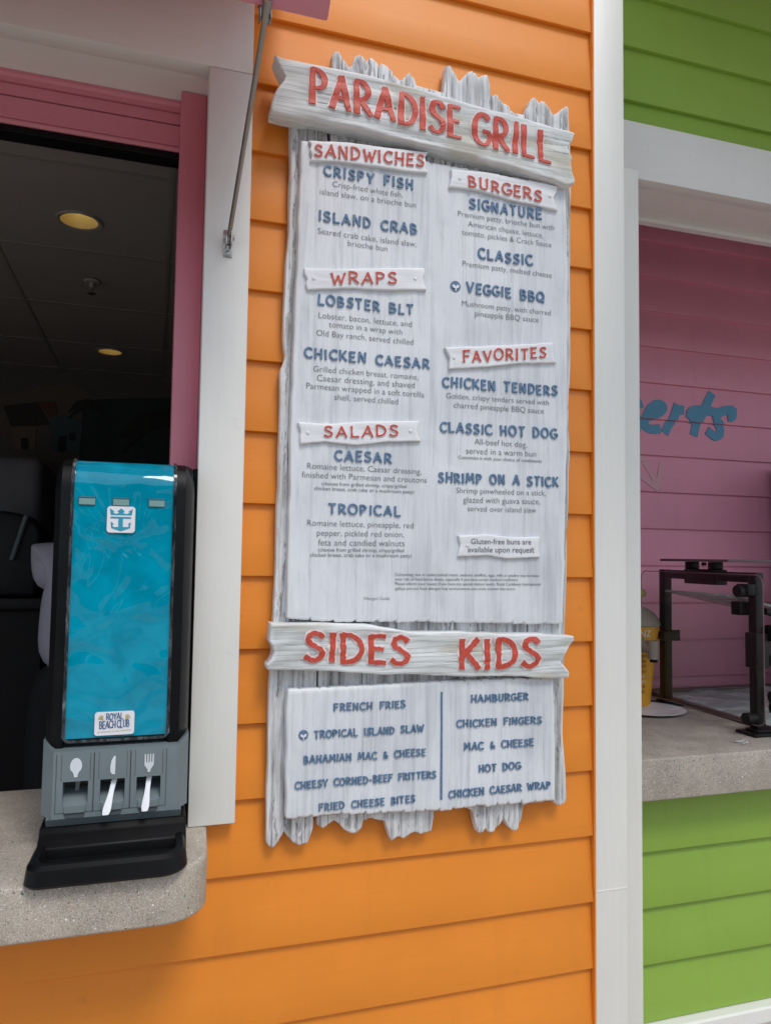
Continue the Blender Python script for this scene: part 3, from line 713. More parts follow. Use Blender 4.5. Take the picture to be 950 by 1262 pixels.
DESC = [['Crisp-fried white fish,', 410, 229.9, 495.8, 243.8], ['island slaw, on a brioche bun', 394.3, 239.4, 512.2, 256.4],
 ['Seared crab cake, island slaw,', 391.6, 288, 513, 304.8], ['brioche bun', 428.8, 303.2, 477.3, 309.9],
 ['Lobster, bacon, lettuce, and', 392.6, 392.1, 507, 403], ['tomato in a wrap with', 405.3, 403, 495.4, 412.7], ['Old Bay ranch, served chilled', 389.9, 413.6, 508.8, 425.2],
 ['Grilled chicken breast, romaine,', 386.3, 457.8, 515.2, 468.3], ['Caesar dressing, and shaved', 390.5, 469.4, 510.5, 478.4], ['Parmesan wrapped in a soft tortilla', 377.5, 478.8, 522.3, 490], ['shell, served chilled', 412, 492.7, 490.5, 498.4],
 ['Romaine lettuce, Caesar dressing,', 378.5, 577.5, 519, 584.6], ['finished with Parmesan and croutons', 372, 588.4, 525.3, 595.2], ['(choose from grilled shrimp, crispy/grilled', 396.2, 597.9, 501, 601.5], ['chicken breast, crab cake or a mushroom patty)', 387.4, 603.8, 510, 608.4],
 ['Romaine lettuce, pineapple, red', 378.5, 647.8, 509.5, 651.2], ['pepper, pickled red onion,', 390.5, 660, 497.5, 662.1], ['feta and candied walnuts', 392, 672.2, 498.3, 673.3], ['(choose from grilled shrimp, crispy/grilled', 392, 679.6, 497.5, 680.6], ['chicken breast, crab cake or a mushroom patty)', 382, 685.9, 507, 687],
 ['Allergen Guide', 448, 739, 480, 739.3],
 ['Premium patty, brioche bun with', 564, 266.4, 682, 284], ['American cheese, lettuce,', 576.4, 279, 668.6, 293.6], ['tomato, pickles & Crack Sauce', 569, 289.4, 679, 305],
 ['Premium patty, melted cheese', 569.6, 328, 679.4, 342.6], ['Mushroom patty, with charred', 569, 377, 678, 389], ['pineapple BBQ sauce', 585, 389.6, 663, 397.6],
 ['Golden, crispy tenders served with', 550, 490.6, 675.6, 499.6], ['charred pineapple BBQ sauce', 559, 502.4, 669.4, 510], ['All-beef hot dog,', 584.4, 547.6, 649, 551.6], ['served in a warm bun', 574, 559, 660, 563], ['Customize it with your choice of condiments', 564.4, 565.4, 667, 570.4],
 ['Shrimp pinwheeled on a stick,', 562, 607.6, 672, 611], ['glazed with guava sauce,', 570.6, 619.4, 665, 621.6], ['served over island slaw', 576, 630, 660, 632],
 ['Consuming raw or undercooked meats, seafood, shellfish, eggs, milk or poultry may increase', 486.7, 709.5, 663.6, 711], ['your risk of food borne illness, especially if you have certain medical conditions.', 486.7, 715.3, 638, 716],
 ['Please inform your waiter if you have any special dietary needs. Royal Caribbean International', 486.7, 721, 665.6, 721.6], ['galleys are not food allergen free environments and cross contact may occur.', 486.7, 726.8, 635, 727.2]]
for t_, x0, y0, x1, y1 in DESC:
    bm = body_text(t_, P2(x0, y0, YN), P2(x1, y1, YN), ymain, .0012, None, -.011 if len(t_) < 42 else -.004)
    obj('small_print', bm, M_text, main_panel)
SIDES = [('FRENCH FRIES', 410.6, 876, 500, 871.6), ('TROPICAL ISLAND SLAW', 386.4, 909.6, 522.3, 901.4), ('BAHAMIAN MAC & CHEESE', 373.4, 940.7, 524.5, 930.8), ('CHEESY CORNED-BEEF FRITTERS', 362.7, 972.2, 537.5, 958), ('FRIED CHEESE BITES', 392, 999, 511.6, 988.2),
 ('HAMBURGER', 579.3, 865.2, 651, 862.1), ('CHICKEN FINGERS', 561.6, 896.2, 667, 891), ('MAC & CHEESE', 570.7, 924.3, 657.4, 918.7), ('HOT DOG', 588.8, 951.5, 641.5, 947.2), ('CHICKEN CAESAR WRAP', 551.7, 983, 677.7, 970.9)]
for i, (t_, x0, y0, x1, y1) in enumerate(SIDES):
    letters('menu_heading', t_, (x0+1, y0), (x1-1, y1), 8.6, YN, yside, M_blue, side_panel, .092, 0, 90+i, gap=.22, jit=.03, rough=.2, horiz=.72, flare=.35, space=.45)
bm = B(); ribbon(bm, [P2(544, 853, YN), P2(543.5, 985, YN)], .0021, YN, yside, .0016, step=.01); obj('dividing_line', bm, M_blue, side_panel)
# leaf marks
def leaf_mark(x, y, r, yfn, parent):
    c = P2(x, y, YN); rw = P2(x+r, y, YN)[0]-c[0]
    bm = B(); pts = [(c[0]+rw*math.cos(R(a)), c[1]+rw*math.sin(R(a))) for a in range(0, 360, 18)]
    f = bm.faces.new([bm.verts.new((X, yfn(X, Zz)-.0014, Zz)) for X, Zz in pts])
    mk = obj('leaf_mark', bm, M_blue, parent)
    bm = B()
    for s, ang in ((-1, 135), (1, 50)):
        ca, sa = math.cos(R(ang)), math.sin(R(ang)); q = []
        for t in range(0, 11): 
            u = t/10; q.append((u, .28*math.sin(math.pi*u)))
        for t in range(9, 0, -1):
            u = t/10; q.append((u, -.28*math.sin(math.pi*u)))
        bm.faces.new([bm.verts.new((c[0]+rw*.95*(u*ca-v_*sa), yfn(c[0], c[1])-.0036, c[1]-rw*.45+rw*.95*(u*sa+v_*ca))) for u, v_ in q])
    ribbon(bm, [(c[0], c[1]-rw*.85), (c[0], c[1]-rw*.3)], rw*.1, YN, yfn, .0036)
    obj('leaf', bm, M_banner, mk)
leaf_mark(561, 353, 6.3, ymain, main_panel); leaf_mark(373.9, 905.7, 6.0, yside, side_panel)

# ------------------------------------------------------------------ cutlery dispenser
DX0, DX1, DY = -.187, .078, -.10
disp = thing('cutlery_dispenser', 'black cutlery dispenser with glossy teal front on the concrete counter', 'dispenser', (-.055, -.05, CTOP))
bm = B()
prof = [(.20, 1.06), (-.07, 1.06), (-.07, 1.71), (-.066, 1.744), (-.045, 1.771), (-.01, 1.781), (.20, 1.781)]
prism(bm, prof, DX0+.004, DX1-.004, .004, 2, 'x'); obj('body', bm, M_black, disp, 40)
# side rails, chamfered outward
for x0, x1, s in ((DX0, -.151, -1), (.0365, DX1, 1)):
    bm = B(); inn, out = (x1, x0) if s < 0 else (x0, x1)
    zs = [(1.215, 0), (1.25, 0), (1.724, 0), (1.747, .004), (1.766, .017), (1.779, .040), (1.784, .075)]
    rows = []
    for z, back in zs:
        q = [(inn, DY+.002+back), (inn+s*.003, DY-.002+back), (inn+s*.022, DY-.001+back), (inn+s*.034, DY+.018+back), (out, DY+.05+back*.5), (out, .15)]
        if z > 1.74: q = [(X if i < 3 else inn+(X-inn)*(1-.30*(z-1.74)/.045), Y_) for i, (X, Y_) in enumerate(q)]
        rows.append([bm.verts.new((X, Y_, z)) for X, Y_ in q])
    for a, c_ in zip(rows, rows[1:]):
        for i in range(5): bm.faces.new((a[i], a[i+1], c_[i+1], c_[i]))
    bm.faces.new(rows[-1]); bm.faces.new(rows[0][::-1])
    obj('side_rail', bm, M_blackrail, disp, 25)
# teal sheet and its clear cover
m_teal, n, b = mat('teal printed sheet'); v = coords(n, (1, 1, 1), False)
L(n, mix(n, ramp(n, noise(n, v, 14, 3, .5, .8), [(.4, 0), (.6, 1)]), (.0, .225, .34), (.0, .285, .42)), b.inputs['Base Color'])
b.inputs['Roughness'].default_value = .03; b.inputs['IOR'].default_value = 1.5
b.inputs['Coat Weight'].default_value = .0; b.inputs['Coat Roughness'].default_value = .03
bump(n, b, noise(n, v, 7.5, 2, .4, .8), .55, .03)
def curve_sheet(x0, x1, off, z0, nz=60):
    path = [(DY-off, z0+(1.731-z0)*i/nz) for i in range(nz+1)]
    for i in range(1, 9):
        t = R(90*i/8*.86); path.append((DY+.05-(.05+off)*math.cos(t), 1.731+(.05+off)*math.sin(t)))
    path.append((path[-1][0]+.07, path[-1][1]+.006)); return path
bm = B(); pth = curve_sheet(0, 0, .0, 1.243); xs = [-.1505+(.1855)*i/24 for i in range(25)]
g = [[bm.verts.new((x, y+.0016*mnoise.noise((x*16, z*9, 2.2))*(1 if 1.26 < z < 1.7 else .2), z)) for x in xs] for y, z in pth]
for a, c_ in zip(g, g[1:]):
    for i in range(24): bm.faces.new((a[i], a[i+1], c_[i+1], c_[i]))
teal = obj('teal_front', bm, m_teal, disp, 60)
m_clear, n, b = mat('clear acrylic edge'); b.inputs['Base Color'].default_value = (.30, .34, .36, 1); b.inputs['Roughness'].default_value = .12
L(n, ramp(n, noise(n, coords(n, (60, 60, 14), False), 2, 4, .7), [(.42, (.012, .014, .016)), (.60, (.07, .08, .09)), (.78, (.28, .30, .32))]), b.inputs['Base Color'])
bm = B()                                            # acrylic rim all round the sheet
for xa, xb in ((-.1555, -.1495), (.0345, .0405)):
    pr = curve_sheet(0, 0, .004, 1.245); rows = [(bm.verts.new((xa, y, z)), bm.verts.new((xb, y, z)), bm.verts.new((xb, y+.008, z)), bm.verts.new((xa, y+.008, z))) for y, z in pr]
    for a, c_ in zip(rows, rows[1:]):
        for i in range(4): bm.faces.new((a[i], a[(i+1) % 4], c_[(i+1) % 4], c_[i]))
fr = [(-.1525+.004, 1.262)]+[(-.1405+.012*math.cos(R(a)), 1.249+.012*math.sin(R(a))) for a in range(180, 271, 15)]+[(.0255+.012*math.cos(R(a)), 1.249+.012*math.sin(R(a))) for a in range(270, 361, 15)]+[(.0375, 1.262)]
ribbon(bm, [(-.1525, 1.25)]+[(-.1405+.012*math.cos(R(a)), 1.250+.012*math.sin(R(a))) for a in range(180, 271, 15)]+[(.0255+.012*math.cos(R(a)), 1.250+.012*math.sin(R(a))) for a in range(270, 361, 15)]+[(.0375, 1.25)], .0024, DY-.004, None, 0, .008, step=.004)
obj('clear_rim', bm, m_clear, disp, 40)
# three slots near the top
m_slot = plastic('dim slot', (.17, .30, .29), .5, 0); m_slotdk = plastic('slot shade', (.01, .10, .13), .5, 0)
for xc in (-.126, -.064, .003):
    bm = B(); box(bm, xc-.0155, xc+.0155, DY-.003, DY+.004, 1.690, 1.7065, .0015); sl_ = obj('slot', bm, m_slotdk, teal)
    bm = B(); box(bm, xc-.0145, xc+.0150, DY-.0036, DY-.002, 1.6903, 1.7022, .0006); obj('slot_window', bm, m_slot, sl_)
# logo sticker : crown over anchor
m_stick = plastic('white sticker', (.78, .78, .82), .3, 0); m_stickb = plastic('sticker teal', (.02, .30, .42), .4, 0)
bm = B(); prism(bm, rrect(-.0885, -.0365, 1.637, 1.6885, .006), DY-.0044, DY-.0005); st = obj('sticker', bm, m_stick, teal)
LG = lambda X, Y_: (-.0885+(X-85)/690*.052, 1.6885-(Y_-225)/660*.0515)
bm = B()
for poly in ([(150, 285), (260, 350), (215, 370), (290, 415), (385, 390), (335, 345), (432, 275), (510, 345), (470, 390), (560, 415), (640, 370), (610, 345), (710, 285), (690, 440), (175, 440)],
             [(170, 485), (675, 485), (670, 528), (475, 528), (475, 740), (600, 740), (635, 700), (600, 665), (670, 610), (655, 765), (430, 845), (195, 770), (180, 610), (255, 665), (215, 700), (250, 745), (365, 745), (365, 528), (172, 528)]):
    prism(bm, [LG(*p) for p in poly], DY-.0052, DY-.004)
obj('emblem', bm, m_stickb, st)
bm = B(); prism(bm, rrect(-.0975, -.0255, 1.2475, 1.2915, .005), DY-.0050, DY-.0005); st2 = obj('sticker', bm, m_stick, teal)
m_navy = plastic('sticker navy', (.05, .12, .24), .5, 0); m_sand = plastic('sticker ochre', (.45, .38, .15), .5, 0)
ys = lambda x, z: DY-.0052
bm = B(); hand_text(bm, 'ROYAL', (-.0765, 1.2768), (-.0465, 1.2778), .0115, .062, 0, ys, .0006, gap=.12, jit=.02, rough=.1); hand_text(bm, 'BEACH CLUB', (-.0885, 1.2605), (-.0345, 1.2625), .0135, .055, 0, ys, .0006, gap=.13, jit=.02, rough=.1, space=.1); obj('lettering', bm, m_navy, st2)
bm = body_text('AT PARADISE ISLAND, BAHAMAS', (-.092, 1.2525), (-.031, 1.2545), ys, .0006); obj('lettering', bm, m_sand, st2)
bm = B()
for sx, cx_ in ((-1, -.0855), (1, -.0385)):
    bm = B()
    for a in (0, 30, 60, 90):
        ribbon(bm, [(cx_-sx*.003, 1.277), (cx_+sx*.006*math.cos(R(a+20)), 1.277+.009*math.sin(R(a+20)))], .0008, 0, ys, .0005+.0001*a/30, step=.002)
    obj('palm_emblem', bm, m_sand, st2)
# grey cutlery block
GY = -.128
bm = B()
def ring(z, yo, xin, cham):
    return [(DX0+xin, .10), (DX0+xin, GY+cham+yo), (DX0+xin+cham*.75, GY+yo), (DX1-xin-cham*.75, GY+yo), (DX1-xin, GY+cham+yo), (DX1-xin, .10)]
# built as frame pieces round three openings
OP = [(-.1475, -.1035), (-.0825, -.0385), (-.0175, .0265)]
ZO0, ZO1 = 1.127, 1.171
box(bm, DX0+.022, OP[0][0], GY, -.06, ZO0, ZO1); box(bm, OP[0][1], OP[1][0], GY, -.06, ZO0, ZO1); box(bm, OP[1][1], OP[2][0], GY, -.06, ZO0, ZO1); box(bm, OP[2][1], DX1-.022, GY, -.06, ZO0, ZO1)
box(bm, DX0+.022, DX1-.022, GY, -.06, ZO1, 1.2265); box(bm, DX0+.022, DX1-.022, GY, -.06, 1.104, ZO0)
bmesh.ops.remove_doubles(bm, verts=bm.verts, dist=.0001)
for s, xi, xo in ((-1, DX0+.022, DX0), (1, DX1-.022, DX1)):
    prism(bm, [(xi, GY), (xo, GY+.034), (xo, .08), (xi, .08)], 1.104, 1.2265, 0, 2, 'z')
    t = [bm.verts.new(p) for p in ((xi, GY, 1.2265), (xo, GY+.034, 1.2265), (xo, GY+.034, 1.243), (xo, .08, 1.2265), (xo, .08, 1.243), (xi, -.06, 1.2265))]
    bm.faces.new((t[0], t[1], t[2])); bm.faces.new((t[1], t[3], t[4], t[2])); bm.faces.new((t[0], t[2], t[4], t[5]))
# lower lip sloping in
prism(bm, [(GY, 1.104), (GY+.012, 1.088), (.05, 1.088), (.05, 1.104)], DX0+.012, DX1-.012, .0, 2, 'x')
blk = obj('cutlery_block', bm, M_grey, disp, 30)
bm = B(); box(bm, DX0+.006, DX1-.006, -.076, -.06, 1.10, 1.243); obj('inner_back', bm, M_greydk, blk)
for i, (a, c_) in enumerate(OP):
    bm = B()
    fx0, fx1 = a-.0125, c_+.0105
    # raised rim line round each bay: thin grooves drawn as narrow dark insets standing 1 mm proud
    for p in ((fx0, fx0+.0012, 1.107+.008, 1.222), (fx1-.0012, fx1, 1.107+.008, 1.222), (fx0, fx1, 1.114, 1.1152), (a-.0035, a-.0027, ZO1+.002, 1.222), (c_+.0027, c_+.0035, ZO1+.002, 1.222)):
        box(bm, p[0], p[1], GY-.0006, GY+.002, p[2], p[3])
    obj('bay_seam', bm, M_greydk, blk)
    bm = B(); prism(bm, rrect(a+.004, c_-.004, 1.104, 1.1265, .003, 3, .007), GY-.0012, GY+.002, .0006)
    ct = obj('finger_notch', bm, M_greydk, blk)
    bm = B(); prism(bm, rrect(a+.004, c_-.004, 1.1145, 1.1285, .0025), GY-.0045, GY-.0014, .0008); obj('push_tab', bm, M_grey, ct)
    bm = B(); prism(bm, [(-.1275, 1.1275), (-.078, 1.1275), (-.078, 1.150), (-.1, 1.142)], a+.0002, c_-.0002, 0, 2, 'x'); obj('bay_ramp', bm, M_grey, blk)
    bm = B(); cx_ = (a+c_)/2; zi = 1.1965
    if i == 0:
        P = [(cx_+.0105*math.sin(R(t))*(1 if abs(t) < 130 else .8), zi+.003+.0145*math.cos(R(t))) for t in range(-140, 141, 20)]+[(cx_+.0035, zi-.013), (cx_+.003, zi-.0175), (cx_-.003, zi-.0175), (cx_-.0035, zi-.013)]
    elif i == 1:
        P = [(cx_+.004, zi-.017), (cx_+.0042, zi+.017), (cx_+.001, zi+.0165), (cx_-.003, zi+.009), (cx_-.0048, zi-.002), (cx_-.0045, zi-.012), (cx_-.001, zi-.0165)]
    else:
        P = [(cx_-.0085, zi+.0165), (cx_-.0085, zi-.004), (cx_-.003, zi-.012), (cx_-.0025, zi-.017), (cx_+.0025, zi-.017), (cx_+.003, zi-.012), (cx_+.0085, zi-.004), (cx_+.0085, zi+.0165), (cx_+.0062, zi+.0165),
             (cx_+.0055, zi+.001), (cx_+.0038, zi+.001), (cx_+.0035, zi+.0165), (cx_+.0013, zi+.0165), (cx_+.001, zi+.001), (cx_-.001, zi+.001), (cx_-.0013, zi+.0165), (cx_-.0035, zi+.0165), (cx_-.0038, zi+.001), (cx_-.0055, zi+.001), (cx_-.0062, zi+.0165)]
    prism(bm, P, GY-.0012, GY-.0002); obj(('spoon_icon', 'knife_icon', 'fork_icon')[i], bm, M_icon, blk)
# black base and tray
bm = B(); prism(bm, [(.19, CTOP+.0005), (-.16, CTOP+.0005), (-.155, 1.062), (-.128, 1.078), (-.118, 1.0885), (.19, 1.0885)], DX0+.002, DX1-.002, .003, 2, 'x')
obj('base', bm, M_black, disp, 40)
def tray_out(inset, front):
    r = .045-inset*.6; P = [(DX1-.002-inset, -.125), ]
    for i in range(7):
        t = R(-90*i/6); P.append((DX1-.002-inset-r+r*math.cos(t), front+inset+r+r*math.sin(t)))
    for i in range(7):
        t = R(-90-90*i/6); P.append((DX0-.006+inset+.022-.0+.022*math.cos(t)*1, front+.002+inset+.03+.03*math.sin(t)))
    P.append((DX0-.002+inset, -.125)); return P
bm = B(); FR = -.262
levels = [(CTOP+.0008, .004, FR), (CTOP+.006, .0, FR), (CTOP+.030, .003, FR+.002), (CTOP+.036, .008, FR+.004), (CTOP+.0345, .019, FR+.006), (CTOP+.012, .026, FR+.008)]
rings = [[bm.verts.new((x, y, z)) for x, y in tray_out(i_, f_)] for z, i_, f_ in levels]
for a, c_ in zip(rings, rings[1:]):
    for i in range(len(a)-1): bm.faces.new((a[i], a[i+1], c_[i+1], c_[i]))
bm.faces.new(rings[-1]); bm.faces.new(rings[0][::-1])
obj('tray', bm, M_blackrail, disp, 35)

# cutlery standing in the bays
def utensil(name, label, cat, x0, z0, x1, z1, w0, w1, y0, y1, m=M_utensil):
    bm = B(); a = Vector((x0, y0, z0)); c_ = Vector((x1, y1, z1)); d = (c_-a); n_ = 10; rows = []
    for i in range(n_+1):
        s = i/n_; p = a+d*s; ww = (w0+(w1-w0)*s)*(1-.25*math.sin(math.pi*min(1, s*1.3)))
        if i == n_: ww *= .72
        rows.append([bm.verts.new(p+Vector(q)) for q in ((-ww, 0, 0), (-ww*.5, -.0012, 0), (0, -.0006, 0), (ww*.5, -.0012, 0), (ww, 0, 0), (ww, .002, 0), (-ww, .002, 0))])
    for r0, r1 in zip(rows, rows[1:]):
        for i in range(7): bm.faces.new((r0[i], r0[(i+1) % 7], r1[(i+1) % 7], r1[i]))
    bm.faces.new(rows[0]); bm.faces.new(rows[-1][::-1])
    o = obj(name, bm, m, None, 40, (x0, y0, z0)); return tag(o, label, cat)
utensil('plastic_knife', 'white plastic knife handle poking out of the middle dispenser slot', 'knife', -.0565, 1.172, -.0705, 1.1095, .0052, .0075, -.112, -.142)
utensil('plastic_fork', 'white plastic fork handle poking out of the right dispenser slot', 'fork', .006, 1.173, -.001, 1.1105, .0052, .0072, -.112, -.142)
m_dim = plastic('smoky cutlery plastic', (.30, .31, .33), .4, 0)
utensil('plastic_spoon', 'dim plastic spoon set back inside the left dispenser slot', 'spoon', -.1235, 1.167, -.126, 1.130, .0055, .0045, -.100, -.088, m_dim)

# ------------------------------------------------------------------ kitchen seen through the window
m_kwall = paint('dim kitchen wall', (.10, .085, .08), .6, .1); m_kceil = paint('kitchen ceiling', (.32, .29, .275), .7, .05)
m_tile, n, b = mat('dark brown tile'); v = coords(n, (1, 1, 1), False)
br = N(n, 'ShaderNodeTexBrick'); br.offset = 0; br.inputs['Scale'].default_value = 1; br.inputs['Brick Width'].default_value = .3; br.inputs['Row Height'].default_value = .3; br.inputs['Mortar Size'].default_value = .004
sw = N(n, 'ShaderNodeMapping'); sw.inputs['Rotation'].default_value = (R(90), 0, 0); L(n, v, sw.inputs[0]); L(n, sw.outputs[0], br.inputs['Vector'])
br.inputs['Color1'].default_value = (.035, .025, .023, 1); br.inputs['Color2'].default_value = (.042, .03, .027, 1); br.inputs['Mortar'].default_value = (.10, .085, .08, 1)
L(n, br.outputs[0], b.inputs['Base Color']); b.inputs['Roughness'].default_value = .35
kit = thing('kitchen_room', 'dark kitchen interior behind the serving window', 'room', (-1, 2, .1))
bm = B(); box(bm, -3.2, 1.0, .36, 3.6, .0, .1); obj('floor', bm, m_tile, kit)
LIGHTS = [(-.282, 1.077), (-.274, 2.842)]
bm = B(); xh0, xh1 = -.42, -.14
box(bm, -3.2, xh0, .345, 3.6, 2.75, 2.85); box(bm, xh1, 1.0, .345, 3.6, 2.75, 2.85)
box(bm, -3.2, 1.0, .345, 3.6, 2.851, 2.9)
for y0_, y1_ in ((.345, 1.077-.14), (1.077+.14, 2.842-.14), (2.842+.14, 3.6)): box(bm, xh0, xh1, y0_, y1_, 2.75, 2.85)
for lx_, ly_ in LIGHTS:
    n_ = 32; ci = [bm.verts.new((lx_+.063*math.cos(2*math.pi*i/n_), ly_+.063*math.sin(2*math.pi*i/n_), 2.75)) for i in range(n_)]
    sq = []
    for i in range(n_):
        a_ = 2*math.pi*i/n_; k_ = .14/max(abs(math.cos(a_)), abs(math.sin(a_))); xx_ = lx_+k_*math.cos(a_); xx_ = xh1 if xx_ > xh1-.009 else (xh0 if xx_ < xh0+.009 else xx_); sq.append(bm.verts.new((xx_, ly_+k_*math.sin(a_), 2.75)))
    for i in range(n_): bm.faces.new((ci[i], ci[(i+1) % n_], sq[(i+1) % n_], sq[i]))
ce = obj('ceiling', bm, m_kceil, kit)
bm = B()
for y in (.683, 1.36, 2.04, 2.72, 3.35): box(bm, -3.2, 1.0, y-.008, y+.008, 2.747, 2.7505)
for x in (-2.2, -1.6, -1.0, -.60, .02, .62): box(bm, x-.008, x+.008, .35, 3.5, 2.7465, 2.7502)
obj('ceiling_grid', bm, paint('grid paint', (.26, .24, .22), .5), ce)
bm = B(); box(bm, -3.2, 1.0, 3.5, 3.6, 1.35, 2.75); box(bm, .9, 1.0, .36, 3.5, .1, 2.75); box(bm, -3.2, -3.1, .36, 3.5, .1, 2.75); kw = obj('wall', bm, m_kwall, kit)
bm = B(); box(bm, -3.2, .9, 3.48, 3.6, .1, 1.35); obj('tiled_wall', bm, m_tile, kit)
# mural of an island village on the far wall
mur = thing('wall_mural', 'dim painted mural of island cottages and palms on far kitchen wall', 'mural', (-.6, 3.5, 2.2))
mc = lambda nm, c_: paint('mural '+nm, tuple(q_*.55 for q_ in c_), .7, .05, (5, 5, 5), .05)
def flat(name, pts, Y, m, hole=None):
    bm = B(); prism(bm, [(lambda p: (p.x, p.z))(at(x, y, Y)) for x, y in pts], Y, Y+.004); return obj(name, bm, m, mur)
MS = lambda X, Y_: (X/4.318, 440+Y_/4.318)
flat('painted_hill', [MS(*p) for p in ((-40, 230), (100, 190), (200, 160), (400, 150), (470, 190), (520, 220), (950, 230), (950, 560), (-40, 560))], 3.488, mc('sand', (.22, .18, .15)))
flat('painted_sea', [MS(*p) for p in ((440, 260), (520, 225), (950, 215), (950, 565), (420, 565))], 3.483, mc('dark sea', (.045, .06, .07)))
flat('painted_cottage', [MS(*p) for p in ((60, 370), (195, 370), (190, 490), (80, 490))], 3.482, mc('cream', (.30, .22, .17)))
flat('painted_roof', [MS(*p) for p in ((20, 260), (200, 240), (270, 360), (60, 370))], 3.479, mc('brown', (.06, .045, .04)))
flat('painted_roof', [MS(*p) for p in ((205, 240), (300, 235), (305, 300), (265, 320))], 3.478, mc('rust', (.20, .07, .05)))
flat('painted_cottage', [MS(*p) for p in ((270, 330), (330, 310), (390, 310), (440, 365), (425, 510), (275, 500))], 3.476, mc('sea blue', (.10, .17, .19)))
flat('painted_door', [MS(*p) for p in ((315, 420), (355, 418), (350, 505), (308, 502))], 3.472, mc('black', (.02, .025, .025)))
flat('painted_window', [MS(*p) for p in ((372, 402), (405, 402), (402, 445), (370, 443))], 3.472, mc('black2', (.02, .025, .025)))
flat('painted_door', [MS(*p) for p in ((115, 430), (150, 430), (150, 490), (115, 490))], 3.474, mc('black3', (.03, .025, .02)))
bm = B(); k = 0
for (cx_, cy_, sc) in ((465, 250, 1.0), (860, 330, 2.2)):
    for a in (15, 50, 95, 140, 170, 200, -15):
        q = []
        for i in range(7):
            s = i/6; q.append(MS(cx_+sc*100*s*math.cos(R(a)), cy_-sc*(70*s*math.sin(R(a))-55*s*s)))
        k += 1; ribbon(bm, [(lambda p: (p.x, p.z))(at(x, y, 3.466)) for x, y in q], .02*sc, 3.466-.0004*k, None, 0, .002, taper=.8)
obj('painted_palm', bm, mc('palm', (.03, .035, .03)), mur)

# ceiling lights (lit, dim)
m_lamp, n, b = mat('warm lamp'); b.inputs['Base Color'].default_value = (.6, .5, .3, 1); b.inputs['Emission Color'].default_value = (1, .80, .36, 1); b.inputs['Emission Strength'].default_value = 1.6
m_refl = plastic('warm reflector', (.62, .50, .25), .35, 0)
def downlight(x, y, label):
    t = thing('ceiling_light', label, 'ceiling light', (x, y, 2.75), 'recessed kitchen ceiling lights')
    bm = B(); lathe(bm, [(.062, .005), (.062, -.001), (.074, -.004), (.076, 0), (.076, .004)], (x, y, 2.7455), 36); obj('trim_ring', bm, m_kceil, t, 40)
    bm = B(); lathe(bm, [(.062, .0), (.060, .02), (.052, .05), (.046, .062), (.0, .062)], (x, y, 2.7455), 36); obj('reflector', bm, m_refl, t, 60)
    bm = B(); lathe(bm, [(.0, .028), (.014, .031), (.021, .042), (.023, .0615), (0, .0615)], (x, y, 2.7455), 24); obj('bulb', bm, m_lamp, t, 60)
downlight(-.282, 1.077, 'larger looking lit ceiling downlight nearer the serving window')
downlight(-.274, 2.842, 'smaller looking lit ceiling downlight deep in the dark kitchen')
sp = thing('fire_sprinkler', 'small fire sprinkler head on the dark kitchen ceiling', 'sprinkler', (-.284, 1.673, 2.745))
bm = B(); lathe(bm, [(.0, .0), (.035, -.001), (.03, -.008), (.012, -.010), (.010, -.03), (.0, -.03)], (-.284, 1.673, 2.7455), 20); obj('escutcheon', bm, m_kceil, sp, 40)
bm = B(); lathe(bm, [(.0, -.03), (.006, -.03), (.006, -.05), (.018, -.052), (.018, -.055), (0, -.055)], (-.284, 1.673, 2.7455), 16); obj('deflector', bm, M_steel, sp, 40)

# steel cabinet, bench and domed machine: barely lit shapes at the far left
m_cab = plastic('dull grey enamel', (.16, .16, .18), .6, 0)
a = at(-60, 655, 2.6); c_ = at(53, 563, 2.6)
bm = B(); box(bm, a.x, c_.x, 2.6, 3.2, a.z-.05, c_.z, .05, 5); o = obj('steel_cabinet', bm, m_cab, None, 40, (c_.x-.3, 2.9, a.z)); 
tag(o, 'grey round cornered cabinet in the dark kitchen left of the dispenser', 'cabinet')
dm = thing('kitchen_machine', 'black domed kitchen machine with a pale slanted lever', 'machine', (at(10, 720, 2.3).x, 2.4, at(10, 730, 2.3).z))
pts = [(-40, 735), (-40, 640), (-20, 632), (0, 629), (22, 632), (40, 640), (52, 655), (48, 680), (44, 735)]
bm = B(); prism(bm, px(pts, 2.3), 2.3, 2.58, .02, 3); obj('housing', bm, plastic('machine black', (.008, .009, .012), .6, 0), dm, 40)
bm = B(); p0 = at(33, 636, 2.285); p1 = at(15, 690, 2.285); tube(bm, p0, p1, .012, 12); obj('lever', bm, plastic('machine lever', (.16, .19, .19), .5, 0), dm, 40)
bz = at(20, 738, 2.2).z
bn = thing('kitchen_bench', 'dark work bench below the domed machine in the kitchen', 'bench', (-.9, 2.5, .1))
bm = B(); box(bm, -2.6, -.45, 2.2, 3.1, bz-.05, bz, .006); obj('bench_top', bm, plastic('bench top', (.02, .018, .018), .6, 0), bn, 40)
bm = B(); box(bm, -2.55, -.5, 2.26, 3.05, .1, bz-.052, .004); obj('bench_front', bm, plastic('bench front', (.015, .013, .012), .7, 0), bn, 40)

